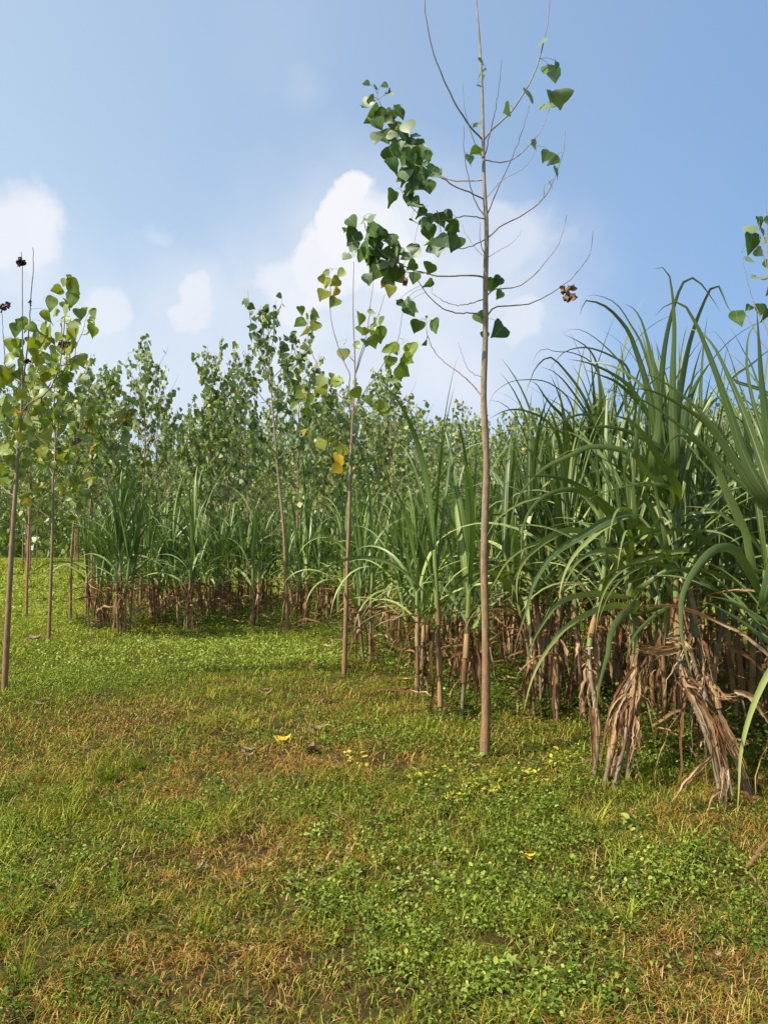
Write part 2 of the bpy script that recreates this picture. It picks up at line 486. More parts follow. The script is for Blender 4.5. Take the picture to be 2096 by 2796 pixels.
HEARTS = [HEART, _variant(.92, -.35, .35, .05, 1), _variant(.78, .3, -.5, -.12, 2), _variant(1.05, -.15, .15, .1, 3), _variant(.6, -.4, .9, .04, 4), _variant(.9, .15, -.9, -.06, 5)]
def stamp_hearts(mb, M, T, r, a, rng):
    k = rng.randint(0, len(HEARTS), len(T))
    for i, h in enumerate(HEARTS):
        q = k == i
        if q.any(): stamp(mb, *h, M[q], T[q], r[q], a[q])
_v = np.array([(0, 0, 0), (.5, .3, .07), (.0, .35, 0), (-.5, .3, .07), (.30, .68, .03), (0, 1.05, -.06), (-.30, .68, .03)])
HEART_LO = (_v, np.array([(0, 1, 4, 2), (0, 2, 6, 3), (2, 4, 5, 6)]), np.array([.5, 1, .5, 0, .8, .5, .2]), _v[:, 1])

def leaf_frames(n, rng, droop=.8, face=None, facing=0.):
    """rows: side, tip, normal.  tips hang down, blades turn every way"""
    tip = unit(np.stack([rng.randn(n) * .5, rng.randn(n) * .5, -droop + rng.randn(n) * .45], 1))
    nrm = rng.randn(n, 3); nrm[:, 2] = np.abs(nrm[:, 2]) * .6 + .15
    if face is not None: nrm = nrm * (1 - facing) + np.asarray(face) * facing * 1.6
    nrm = unit(nrm - tip * np.sum(nrm * tip, 1, keepdims=True))
    side = np.cross(tip, nrm)
    return np.stack([side, tip, nrm], 1)

# ------------------------------------------------------------------ procedural poplar
def poplar_parts(rng, H, clear, nb, blen, leaf, spacing, simple=True, up=.62, yellow=.06, bare=0., lean=(0, 0), dens_pow=1.):
    n = 14; z = np.linspace(0, H, n)
    wob = np.cumsum(rng.randn(n, 2) * .018, 0) * (z / H)[:, None]
    tp = np.stack([wob[:, 0] + lean[0] * (z / H) ** 1.5, wob[:, 1] + lean[1] * (z / H) ** 1.5, z], 1)
    tr = MB(); tube(tr, catmull(tp, 26), np.interp(np.linspace(0, 1, 26), [0, .04, .5, 1], [.036, .030, .02, .003]) * (H / 5), 7 if not simple else 5)
    branches = []; LP = []; LR = []
    for k in range(nb):
        t = (k + .3 + rng.rand() * .4) / nb
        z0 = clear + (H * .95 - clear) * t ** .92
        p0 = np.array([np.interp(z0, z, tp[:, 0]), np.interp(z0, z, tp[:, 1]), z0])
        L = blen * (1 - .62 * t) * (.75 + .5 * rng.rand()) * (.7 + .6 * min(1, t * 4))
        az = k * 2.399 + rng.rand() * .9; el = R(rng.uniform(12, 38) + 22 * t)
        m = 8; pts = [p0]; d_el = R(rng.uniform(30, 55)) * up / .62
        for q in range(1, m):
            e = min(R(86), el + d_el * (q / m) ** 1.1)
            pts.append(pts[-1] + L / m * np.array([math.cos(az) * math.cos(e), math.sin(az) * math.cos(e), math.sin(e)]) + rng.randn(3) * .008)
        pts = np.array(pts); b = MB(); tube(b, catmull(pts, 12 if not simple else 8), np.linspace(.0095, .0022, 12 if not simple else 8) * (H / 5), 5 if not simple else 3, a=rng.rand() * .6)
        branches.append(b)
        s0 = .12 + .3 * rng.rand(); nl = int(L * (1 - s0) / spacing)
        if rng.rand() < bare: nl = int(nl * .12)
        u = s0 + (1 - s0) * rng.rand(nl) ** dens_pow
        idx = u * (m - 1); lo = np.minimum(idx.astype(int), m - 2); fr = (idx - lo)[:, None]
        q = pts[lo] * (1 - fr) + pts[lo + 1] * fr
        LP.append(q); LR.append(np.full(nl, rng.rand()))
    if bare < .9:
        nl = int(.5 * 26); LP.append(np.stack([np.interp(np.linspace(H * .86, H, nl), z, tp[:, 0]), np.interp(np.linspace(H * .86, H, nl), z, tp[:, 1]), np.linspace(H * .86, H, nl)], 1)); LR.append(np.full(nl, .6))
    q = np.concatenate(LP); rr = np.concatenate(LR); N = len(q)
    lf = MB()
    if N:
        off = unit(rng.randn(N, 3)) * (.03 + .06 * rng.rand(N, 1)); off[:, 2] *= .6
        sz = leaf * (.6 + .65 * rng.rand(N))
        M = leaf_frames(N, rng) * sz[:, None, None]
        a = np.where(rng.rand(N) < yellow, .35 + .5 * rng.rand(N), .1 * rng.rand(N)); a[rng.rand(N) < .006] = 1.
        rv = np.clip(rr * .3 + rng.rand(N) * .7, 0, 1)
        if simple: stamp(lf, *HEART_LO, M, q + off, rv, a)
        else: stamp_hearts(lf, M, q + off, rv, a, rng)
        if not simple:
            for i in range(N): tube(lf, np.stack([q[i], q[i] + off[i] * .6 + [0, 0, .008], q[i] + off[i]]), .0013, 3, r=.9, a=.3, cap=False)
    return tr, branches, lf

# ------------------------------------------------------------------ traced saplings
def traced_leaves(mb, items, conv, Y, unit_m, rng, anchors, jit=.18):
    """items: (a, b, size, kind).  kinds: g green, p pale underside, n narrow, y yellow, Y orange, d dead, k bright young"""
    T = []; M = []; rr = []; aa = []
    for it in items:
        a_, b_, s_ = it[:3]; kd = it[3] if len(it) > 3 else 'g'
        c0 = conv(a_, b_, Y)
        if len(anchors):
            d = np.linalg.norm((anchors - c0)[:, [0, 2]], axis=1); k = int(np.argmin(d)); yy = anchors[k][1] + rng.uniform(-jit, jit) * .35
        else: yy = Y + rng.uniform(-jit, jit)
        c = conv(a_, b_, yy); size = s_ * unit_m * yy / Y
        tip = unit([rng.randn() * .75, rng.randn() * .35, -1])
        if 'n' in kd: nrm = np.array([1., rng.uniform(-.35, .35), .2])
        else: nrm = np.array([rng.randn() * .45, -1, rng.uniform(-.2, .6)])
        if 'p' in kd: nrm = -nrm
        nrm = unit(nrm - tip * np.dot(nrm, tip)); side = np.cross(tip, nrm)
        size *= 1.25
        T.append(c - tip * size * .5); M.append(np.stack([side, tip, nrm]) * size)
        rr.append(rng.rand()); aa.append({'y': .48, 'Y': .8, 'd': 1., 'k': .3}.get([x for x in kd if x in 'yYdk'][0] if any(x in 'yYdk' for x in kd) else '', .1 * rng.rand()))
        if len(anchors):
            q = anchors[int(np.argmin(np.linalg.norm(anchors - T[-1], axis=1)))]
            if np.linalg.norm(q - T[-1]) < .22:
                mid = (q + T[-1]) / 2 + np.array([0, 0, .012]); tube(mb, catmull(np.stack([q, mid, T[-1]]), 5), .0013, 3, r=.8, a=.3, cap=False)
    stamp_hearts(mb, np.array(M), np.array(T), np.array(rr), np.array(aa), rng)

def dead_clump(mb, c, size, rng, n=6):
    """curled, crumpled dead leaves hanging together"""
    for i in range(n):
        o = np.asarray(c) + rng.randn(3) * size * .28
        d = unit(rng.randn(3) + [0, 0, -.6]); m = 7
        th = np.linspace(0, rng.uniform(3, 5), m); e1 = d; e2 = unit(np.cross(d, rng.randn(3)))
        rad = size * .32 * (1 - .08 * np.arange(m))
        pts = o + np.outer(np.cos(th) * rad, e1) + np.outer(np.sin(th) * rad, e2)
        blade(mb, pts, size * .75, np.cross(e1, e2), seg=m - 1, r=rng.rand(), a=1., keel=.3, prof='x', rag=.5, rng=rng)

def sapling(name, label, base, Y, trunk, trad, conv, branches, unit_m, rng, leaves_by_branch, mat, dead=(), group=None, spread=.5, dead_mat=None):
    root = empty(name, base)
    tag(root, label, 'tree', group)
    inv = -np.asarray(base)
    tp = np.array([conv(a, b, Y) for a, b in trunk]); tp[0] = np.asarray(base) - [0, 0, .02]
    t = MB(); tpt = catmull(tp, 44); rad = np.interp(np.linspace(0, 1, 44), np.linspace(0, 1, len(trad)), trad)
    rad = rad * (1 + .05 * rng.randn(44))
    tube(t, tpt + inv, rad, 10); t.build('trunk', M_BARK, root)
    allanch = []; objs = []; anchs = []
    for bi, br in enumerate(branches):
        pts, r0, dk = br[0], br[1], br[2]
        dy = rng.uniform(-1, 1) * spread * min(1, len(pts) / 6)
        start = conv(pts[0][0], pts[0][1], Y)
        near = tpt[int(np.argmin(np.abs(tpt[:, 2] - start[2])))]
        n = len(pts); w = []
        for i, (a, b) in enumerate(pts): w.append(conv(a, b, Y + dy * (i / (n - 1)) ** .8))
        w[0] = near if np.linalg.norm(near - w[0]) < .12 else w[0]
        c = catmull(np.array(w), 26)
        c[1:-1] += rng.randn(24, 3) * .0018
        mb = MB(); tube(mb, c + inv, np.linspace(r0, r0 * .32, 26), 6, a=dk)
        o = mb.build('branch', M_BARK, root); objs.append(o); anchs.append(c); allanch.append(c)
    A = np.concatenate(allanch)
    # leaves go to the branch nearest to them in the picture plane
    buckets = {}
    for it in leaves_by_branch:
        c0 = conv(it[0], it[1], Y)
        ds = [np.min(np.linalg.norm((a - c0)[:, [0, 2]], axis=1)) for a in anchs] + [np.min(np.linalg.norm((tpt - c0)[:, [0, 2]], axis=1))]
        buckets.setdefault(int(np.argmin(ds)), []).append(it)
    for k, its in buckets.items():
        mb = MB(); an = anchs[k] if k < len(anchs) else tpt
        traced_leaves(mb, its, conv, Y, unit_m, rng, an)
        for q in mb.v: q += inv.astype(np.float32)
        mb.build('leaves', mat, objs[k] if k < len(objs) else root)
    for (a, b, s) in dead:
        c0 = conv(a, b, Y); ds = [np.min(np.linalg.norm((q - c0)[:, [0, 2]], axis=1)) for q in anchs]
        k = int(np.argmin(ds)); q = anchs[k]; yy = q[int(np.argmin(np.linalg.norm((q - c0)[:, [0, 2]], axis=1)))][1]
        c = conv(a, b, yy); mb = MB(); dead_clump(mb, c + inv, s * unit_m, rng)
        mb.build('dead_leaf', dead_mat or M_LEAF, objs[k])
    return root

rng = np.random.RandomState(11)
Z3 = lambda a, b, Y: S(900 + a / 2.011, b / 2.011, Y)
main_base = G(1046, 1638); MY = main_base[1]
def d2z3(x, y): return ((x * 2096 / 1658 - 900) * 2.011, y * 2796 / 2212 * 2.011)
trunk_main = [d2z3(*q) for q in [(1046, 1640), (1049, 1500), (1048, 1350), (1045, 1220), (1047, 1120), (1050, 1000), (1044, 860), (1048, 720), (1048, 600), (1050, 500), (1045, 400), (1043, 300), (1041, 200), (1036, 100), (1028, 0), (1022, -90), (1018, -200)]]
br_main = [
 ([(840,785),(760,680),(690,570),(630,450),(590,350),(555,240),(530,120),(520,0),(520,-90)],.0070,.5),
 ([(845,755),(900,700),(990,620),(1060,520),(1110,430),(1150,320),(1180,200),(1200,90),(1205,-30),(1200,-110)],.0068,.1),
 ([(850,850),(880,730),(905,620),(930,460),(943,330)],.0042,.9),
 ([(830,830),(790,770),(760,680),(740,600),(733,450)],.0032,.0),
 ([(860,915),(950,890),(1030,860),(1090,800),(1150,730),(1190,640),(1215,570)],.0046,.2),
 ([(865,1150),(920,1040),(980,910),(1030,790),(1070,680),(1095,580)],.0046,.9),
 ([(870,1045),(960,980),(1040,940),(1110,870),(1140,800)],.0026,.0),
 ([(860,1000),(760,993),(680,990),(600,965),(530,915),(480,870),(420,790),(370,720),(310,630),(260,520),(245,460)],.0060,.2),
 ([(850,1080),(760,1055),(680,1020),(620,980),(550,950),(500,960),(430,900),(390,820),(370,740)],.0062,.3),
 ([(845,1225),(800,1110),(755,950),(737,830),(735,690)],.0050,.9),
 ([(870,1262),(950,1235),(1040,1190),(1110,1145),(1180,1080),(1220,1010),(1260,900),(1285,800),(1290,715)],.0060,.2),
 ([(850,1210),(790,1190),(740,1185),(680,1200),(600,1210),(540,1190),(470,1160),(420,1090),(390,1040)],.0050,.1),
 ([(835,1360),(780,1350),(710,1365),(660,1340),(620,1290),(600,1220),(595,1160)],.0045,.1),
 ([(850,1420),(790,1350),(740,1270),(715,1210)],.0026,.2),
 ([(850,1540),(810,1515),(700,1515),(600,1515),(520,1500),(450,1480),(370,1440),(300,1400),(240,1340),(200,1270),(185,1190)],.0068,.15),
 ([(520,1500),(400,1490),(300,1470),(200,1400),(130,1310),(115,1210)],.0034,.2),
 ([(845,1665),(780,1665),(690,1675),(620,1650),(560,1610)],.0048,.1),
 ([(845,1730),(780,1718),(690,1718),(600,1680),(540,1620),(490,1550),(460,1490)],.0060,.3),
 ([(850,1600),(900,1590),(960,1585),(1040,1570),(1110,1520),(1190,1430),(1250,1350),(1290,1230),(1300,1180)],.0050,.0),
 ([(860,1715),(900,1690),(1000,1680),(1100,1665),(1200,1620),(1300,1550),(1370,1480),(1430,1380),(1443,1270)],.0056,.2),
 ([(870,1385),(930,1375),(990,1340),(1040,1290),(1055,1260)],.0024,.0),
 ([(835,2130),(750,2080),(660,2010),(590,1950),(550,1880),(530,1800),(528,1740)],.0050,.0),
 ([(800,2110),(770,2040),(730,1960),(705,1880)],.0024,.2),
 ([(848,1430),(826,1330),(824,1220)],.0034,.9),
]
lv_main = [(205,460,34),(250,480,30,'n'),(305,470,34),(325,520,42,'n'),(230,550,36,'p'),(185,590,36,'n'),(245,640,88),(370,610,52),(395,620,46,'np'),(430,700,72,'p'),(370,700,34,'k'),
 (300,755,84),(250,760,56,'p'),(460,750,60),(430,800,74,'p'),(345,850,86),(350,910,80),(410,890,74),(500,800,60),(510,850,70,'p'),(540,860,54),(460,940,80),(400,970,64,'y'),(500,1000,66),(545,1030,62,'p'),(560,940,60),(605,950,36,'p'),
 (340,1085,74),(430,1040,44,'p'),(430,1100,56),(470,1110,58),(500,1165,60),(465,1220,44,'n'),(545,1210,52),(520,1225,48,'p'),(590,1180,30,'n'),(640,1185,56),(680,1250,60),(660,1290,76),(690,1340,74),(550,1280,66),(585,1370,90),
 (125,1220,60),(80,1265,24,'n'),(125,1300,80),(185,1220,38,'n'),(225,1205,54,'p'),(265,1265,60,'p'),(205,1310,40,'n'),(240,1340,30),(135,1370,70,'p'),(85,1410,46,'p'),(190,1395,84),(325,1320,70),(360,1350,52),
 (345,1420,76,'p'),(265,1400,54),(240,1450,66),(255,1490,92),(340,1480,62,'p'),(330,1540,62,'p'),(365,1510,70),(335,1600,56,'y'),(295,1560,52,'Y'),(380,1530,52,'y'),(415,1550,36),(450,1460,52),(455,1370,54),(475,1390,58,'p'),(420,1410,54,'p'),(465,1530,54),(545,1475,54),(540,1560,54),
 (390,1670,40),(430,1650,34,'p'),(445,1700,64),(480,1795,62),(575,1795,70),(530,1745,20,'n'),(528,1880,44,'n'),
 (1155,240,58,'n'),(1190,385,62),(1245,350,58),(1225,410,76,'p'),(1090,530,76,'p'),(970,605,56,'np'),(1205,530,58),(1190,590,78,'p'),(1270,545,84,'p'),(1120,800,54,'p'),(1190,860,56),(1220,885,66,'p'),(1235,950,58,'n'),(1210,1020,40,'n'),(1170,1050,50,'n'),
 (800,690,22,'k'),(815,685,20,'k'),(795,830,50),(770,880,58,'pn'),(820,850,40),(830,340,40,'n'),(830,400,52,'np'),(838,440,40,'n'),(826,480,40,'n'),
 (890,1565,64),(920,1545,50),(930,1620,42,'k'),(825,1745,60),(930,1820,88),(850,1845,42)]
lv_main += [(rng.normal(400 - (t_ - 700) * -.45 * 1, 60) if False else 250 + (t_ - 500) * .52 + rng.normal(0, 42), t_, rng.uniform(44, 72), rng.choice(['g', 'g', 'p'])) for t_ in rng.uniform(620, 1010, 36)]
lv_main += [(q_[0] + rng.normal(0, 22), q_[1] + rng.normal(0, 24), rng.uniform(46, 72), rng.choice(['g', 'g', 'p'])) for q_ in [(430, 1000), (450, 1050), (470, 1090), (500, 1130), (520, 1180), (540, 1230), (570, 1250), (600, 1210), (640, 1230), (560, 1320), (600, 1350), (680, 1310), (420, 980), (480, 1010), (530, 1000), (200, 560), (270, 700), (290, 660), (330, 780), (220, 1330), (260, 1430), (330, 1400)]]
lv_main += [(x_, 1330 + (x_ - 120) * .5 + rng.normal(0, 55), rng.uniform(44, 70), rng.choice(['g', 'g', 'p'])) for x_ in rng.uniform(130, 440, 18)]
sapling('poplar_sapling', 'tall nearly bare young poplar in the middle foreground, leafy only on two left branches', main_base, MY, trunk_main,
        [.036, .0275, .027, .026, .025, .0238, .0225, .021, .0195, .0178, .0163, .012, .0095, .0078, .006, .0045, .003], Z3, br_main, MY / 2112 / 2.011, rng, lv_main, M_LEAF,
        dead=[(1303, 1585, 44), (1322, 1650, 46), (322, 505, 20), (412, 1545, 26)], dead_mat=M_LIT_BROWN)

Z7 = lambda a, b, Y: S(780 + a / 3.4025, 700 + b / 3.4025, Y)
def d2z7(x, y): return ((x * 2096 / 1658 - 780) * 3.4025, (y * 2796 / 2212 - 700) * 3.4025)
mb_ = G(743, 1462)
sapling('poplar_sapling', 'thin poplar sapling left of the middle tree, sparse yellow-green leaves and one orange leaf', mb_, mb_[1],
        [d2z7(743, 1462), d2z7(747, 1330), d2z7(751, 1200), d2z7(755, 1080), (605,1850),(625,1450),(640,1200),(640,900),(630,700),(625,400),(630,150),(632,50)],
        [.027, .025, .023, .022, .020, .018, .014, .010, .008, .006, .005, .003], Z7,
        [([(600,1390),(560,1340),(460,1260),(380,1160),(300,1020),(230,860),(205,740),(210,540)],.0068,.3),
         ([(605,1330),(590,1240),(595,1100),(560,1020),(500,880),(440,680),(415,540),(415,300),(395,120)],.0068,.5),
         ([(645,1090),(690,920),(740,760),(775,560),(790,400),(815,240)],.006,.2),
         ([(650,1080),(720,880),(800,700),(860,540),(920,350)],.006,.6),
         ([(632,1440),(730,1260),(830,1120),(930,960),(1030,800),(1090,500),(1110,420)],.006,.2),
         ([(612,1720),(480,1650),(350,1590),(230,1500),(190,1340)],.005,.0),
         ([(607,1840),(560,1790),(500,1740),(430,1690),(400,1680)],.004,.1),
         ([(630,1420),(720,1400),(830,1380),(930,1430)],.004,.1)],
        mb_[1] / 2112 / 3.4025, rng,
        [(380,160,56,'p'),(425,135,34,'n'),(510,160,80),(340,215,66,'y'),(380,250,90,'y'),(460,240,84,'y'),(350,360,100,'y'),(465,335,84,'Y'),(450,430,90,'k'),
         (145,500,70),(120,620,112),(190,560,50,'n'),(275,530,84,'p'),(250,580,60),(270,650,90,'y'),(185,700,84,'y'),
         (700,575,98),(690,700,96),(800,520,66,'p'),(880,605,78),(815,600,60,'n'),(740,700,60),(820,660,66,'p'),(860,730,130),(820,795,100,'k'),(735,810,66,'n'),(670,835,84,'p'),(555,800,44,'n'),(535,915,96,'yp'),(610,960,56,'n'),
         (1075,450,74,'n'),(1140,420,56,'p'),(1165,500,104),(990,870,112),(1050,860,60,'n'),(1160,870,110),(970,985,96,'k'),(1130,965,104),(1090,1070,120),(1030,1140,66,'p'),(1075,810,46,'n'),
         (330,1170,100,'k'),(425,1110,46),(460,1170,118,'k'),(350,1245,92,'y'),(660,1275,96,'k'),(770,1340,92,'k'),(890,1390,86,'k'),(920,1460,86,'k'),(220,1340,96,'k'),(120,1290,74,'k'),
         (340,1760,84,'y'),(410,1710,60,'k'),(455,1750,66,'k'),(520,1810,90,'y'),(420,1840,46,'n'),(490,1910,120,'Y'),(470,1975,90,'Y'),(90,1400,80,'k'),(180,1450,70,'k'),(1000,1250,60,'p')],
        M_LEAF_Y, spread=.6)

Z8 = lambda a, b, Y: S(a / 3.16, 650 + b / 3.16, Y)
def d2z8(x, y): return (x * 2096 / 1658 * 3.16, (y * 2796 / 2212 - 650) * 3.16)
lb_ = G(10, 1490)
sapling('poplar_sapling', 'leaning poplar sapling at the left edge, black withered leaf clumps at its two bare tips', lb_, lb_[1],
        [d2z8(10, 1490), d2z8(17, 1350), d2z8(26, 1180), d2z8(34, 1060), d2z8(42, 940), (185,1500),(195,1250),(197,1000),(196,700),(195,400),(194,220),(186,120)],
        [.029, .028, .026, .024, .021, .018, .014, .010, .007, .0055, .0045, .003], Z8,
        [([(200,1300),(215,1150),(235,980),(258,750),(265,560),(278,380),(290,200),(285,80)],.009,.5),
         ([(190,1290),(150,1230),(90,1170),(50,1110),(40,960),(28,800),(20,620),(20,560)],.007,.1),
         ([(185,1480),(260,1420),(360,1370),(430,1300),(500,1150),(545,900),(560,700),(580,520),(598,340)],.008,.2),
         ([(520,1100),(620,1080),(660,930),(720,790),(750,680),(790,620)],.005,.2),
         ([(175,1720),(120,1660),(0,1570),(-120,1500)],.008,.0),
         ([(150,2000),(80,1940),(0,1890),(-90,1840)],.007,.0),
         ([(165,1900),(230,1800),(300,1720),(330,1560),(340,1400)],.006,.0),
         ([(110,2230),(50,2180),(-40,2080),(-120,2000)],.007,.0),
         ([(180,1600),(230,1480),(270,1300),(330,1150)],.005,.1)],
        lb_[1] / 2112 / 3.16, rng,
        [(210,740,96),(140,800,104),(290,780,106),(160,740,60),(310,860,80),(110,930,112),(160,920,80,'k'),(290,930,100),(225,790,56,'p'),(260,900,76),(80,1040,90),(130,1000,70,'p'),(300,1010,90),(170,1000,76,'k'),
         (100,1130,74,'k'),(330,1070,80,'y'),(400,1065,84,'p'),(190,1080,70,'p'),(290,1060,60,'y'),(25,1205,150,'k'),(10,1160,90),
         (600,340,44,'k'),(560,385,64),(640,430,120),(620,400,80),(490,450,80,'n'),(620,530,110),(590,560,80),(440,570,110,'k'),(570,620,84,'p'),(485,650,66,'p'),(410,690,112,'k'),(390,790,116,'k'),(430,820,100,'k'),(390,900,104,'y'),
         (545,710,90,'p'),(545,790,100),(510,860,70),(690,660,90),(735,620,44),(805,650,64,'p'),(800,710,66),(790,750,70),(800,810,90),(660,750,80,'p'),(640,830,116,'y'),(740,830,56,'n'),(600,970,84,'y'),(635,930,70,'y'),(630,1060,64,'n'),(705,1060,96,'p'),(460,900,60),(570,580,70),
         (390,1200,80,'y'),(60,1480,90,'k'),(30,1400,90),(-10,1550,100),(300,1540,80,'y'),(280,1690,70,'k'),(60,1870,90,'k'),(20,1830,100),(-30,1900,90),(330,1450,90,'k'),(350,1620,80),(230,1950,70,'k'),(20,2010,90),(60,2100,80,'k')]
        + [(rng.uniform(60, 420), rng.uniform(1150, 1950), rng.uniform(60, 95), rng.choice(['g', 'k', 'y', 'p'])) for _ in range(34)],
        M_LEAF_Y, dead=[(170, 200, 62), (20, 610, 60), (258, 555, 26), (245, 1060, 40), (550, 925, 52)], spread=.5)

Z6 = lambda a, b, Y: S(1900 + a / 5.53, 550 + b / 5.53, Y)
re_ = onground(2.98, 5.9)
sapling('poplar_sapling', 'poplar at the right edge behind the tall cane, pale leaves showing beside its top', re_, re_[1],
        [(1175, 8000), (1170, 6000), (1160, 4000), (1145, 2600), (1120, 1600), (1085, 1000), (1070, 500), (1040, 150)],
        [.034, .03, .028, .024, .018, .012, .007, .003], Z6,
        [([(1100, 1300), (1060, 1000), (1010, 800), (960, 560), (950, 300)], .005, .2), ([(1140, 2400), (1000, 2150), (860, 1900), (780, 1750), (790, 1600)], .006, .2),
         ([(1140, 2300), (1080, 2000), (980, 1750), (900, 1600), (760, 1150), (690, 850), (680, 780)], .005, .3),
         ([(1130, 1900), (1240, 1600), (1340, 1200), (1380, 700)], .006, .1), ([(1120, 1500), (1240, 1200), (1270, 900), (1290, 400)], .006, .1)],
        re_[1] / 2112 / 5.53, rng,
        [(960,310,150),(800,440,170,'p'),(840,620,250),(950,770,130,'p'),(815,880,130,'p'),(1060,600,150,'p'),(980,1170,230,'p'),(1075,960,130),(610,1780,210),(790,1610,90),(960,1640,160),(1050,1700,170),(1080,300,130,'p'),(1000,480,110,'p'),
         (1250,500,180),(1300,800,190,'p'),(1340,1100,190),(1240,1200,160),(1380,650,170),(1290,300,140,'p'),(1130,1350,150)], M_LEAF, spread=.3)

# dense-crowned saplings, generated with real branches
def grown_sapling(label, base, H, seed, clear, nb, blen, leaf, spacing, mat, yellow, lean=(0, 0), name='poplar_sapling', **kw):
    r_ = np.random.RandomState(seed); root = empty(name, base); tag(root, label, 'tree')
    tr, bs, lf = poplar_parts(r_, H, clear, nb, blen, leaf, spacing, simple=False, yellow=yellow, lean=lean, **kw)
    tr.build('trunk', M_BARK, root)
    for b in bs: b.build('branch', M_BARK, root)
    lf.build('crown', mat, root)
    return root
b2 = G(106, 1386)
grown_sapling('second poplar sapling from the left edge, yellow-green leafy crown and straight brown trunk', b2, 4.05, 5, 1.45, 22, 1.2, .125, .046, M_LEAF_Y, .22, lean=(.1, 0))
b3 = G(152, 1345)
grown_sapling('small poplar sapling behind the second from the left, bare lower trunk', b3, 4.2, 6, 1.5, 20, 1.25, .12, .048, M_LEAF_F, .12, lean=(.1, 0))
b4 = G(186, 1340)
grown_sapling('leafy poplar sapling just left of the first cane clump', b4, 4.3, 9, 1.7, 22, 1.3, .12, .046, M_LEAF_F, .10, lean=(.25, 0))
bf = G(622, 1368)
fk = grown_sapling('forked poplar sapling with dark dense crown standing before the cane row', bf, 5.05, 8, 2.2, 20, 1.5, .12, .062, M_LEAF, .06, lean=(-.38, 0), up=.95)
mbp = MB(); q0 = G(606, 1368) - bf
tube(mbp, catmull(np.array([q0, q0 + [.03, 0, .25], q0 + [.05, 0, .45], q0 + [.1, 0.01, .62]]), 8), [.014, .013, .013, .012, .012, .011, .011, .010], 6)
mbp.build('side_stem', M_BARK, fk)

# ------------------------------------------------------------------ poplar stand
protos = []
for i in range(8):
    r_ = np.random.RandomState(100 + i)
    root = empty('young_poplar', (0, 0, 0))
    tr, bs, lf = poplar_parts(r_, 5.0, r_.uniform(1.3, 1.9), 34, r_.uniform(1.2, 1.6), .108, [.024, .034, .028, .042, .022, .036, .03, .026][i], simple=True, yellow=.08, bare=.22)
    tb = MB()
    for q in [tr] + bs:
        for v, f, t in zip(q.v, q.f, q.t): tb.add(v, f - 0, t) if False else None
    # trunk with its limbs is one mesh
    off = 0; tb = MB()
    for q in [tr] + bs:
        b0 = tb.n
        for v, f, t in zip(q.v, q.f, q.t):
            tb.v.append(v); tb.f.append(f + b0); tb.t.append(t)
        tb.n += q.n
    tb.build('trunk', M_BARK, root); lf.build('crown', M_LEAF_F, root)
    protos.append(root)
index_kids()
def skyline(dx):
    return np.interp(dx, [-300, 0, 150, 250, 300, 345, 385, 430, 460, 510, 560, 700, 760, 850, 890, 930, 960, 1000, 1040, 1100, 1300, 1800],
                     [720, 790, 840, 850, 850, 865, 890, 870, 865, 870, 870, 865, 865, 860, 888, 925, 918, 885, 895, 905, 880, 850])
spots = []
e1 = np.array([-1.1, 3.3]); e2 = np.array([-3.3, -.8]); o0 = np.array([.69, 5.3])
rg = np.random.RandomState(3)
for i in range(0, 15):
    for j in range(-9, 9):
        p = o0 + i * e1 + j * e2 + rg.randn(2) * .3
        if p[1] < 15.3 or p[1] > 46: continue
        dx = 829 + F * p[0] / p[1]
        if dx < -260 or dx > 1900: continue
        spots.append((p[0], p[1]))
        if p[1] > 17 and rg.rand() < .6: spots.append((p[0] + rg.uniform(-1.8, 1.8), p[1] + rg.uniform(-1.5, 1.5)))
PEAK = {}
for dx, Y, top in [(305, 15.0, 755), (340, 16, 790), (455, 15.5, 745), (490, 17, 800), (640, 14.2, 735), (535, 15.5, 752), (240, 16, 790), (850, 18, 808), (820, 19, 830), (1000, 23, 870), (700, 16.5, 815), (200, 15, 800), (60, 15, 780), (760, 17, 830), (950, 24, 912)]:
    spots.insert(0, ((dx - 829) / F * Y, Y)); PEAK[spots[0]] = top
spots = spots[:280]
PEAKLAB = {305: 'over the gap right of the leftmost cane clump', 340: 'between the second and third cane clumps', 455: 'straight above the fourth cane clump', 490: 'just left of the forked sapling',
           640: 'just right of the forked sapling crown', 535: 'touching the left side of the forked sapling crown', 240: 'straight above the leftmost cane clump', 850: 'between the thin sapling and the middle trunk',
           820: 'close right of the thin yellow-leaved sapling', 1000: 'close left of the middle trunk', 700: 'close left of the thin yellow-leaved sapling', 200: 'beside the third sapling from the left',
           60: 'behind the leaning sapling at the left edge', 760: 'directly behind the thin yellow-leaved sapling', 950: 'in the skyline dip left of the middle trunk'}
used = [False] * len(protos)
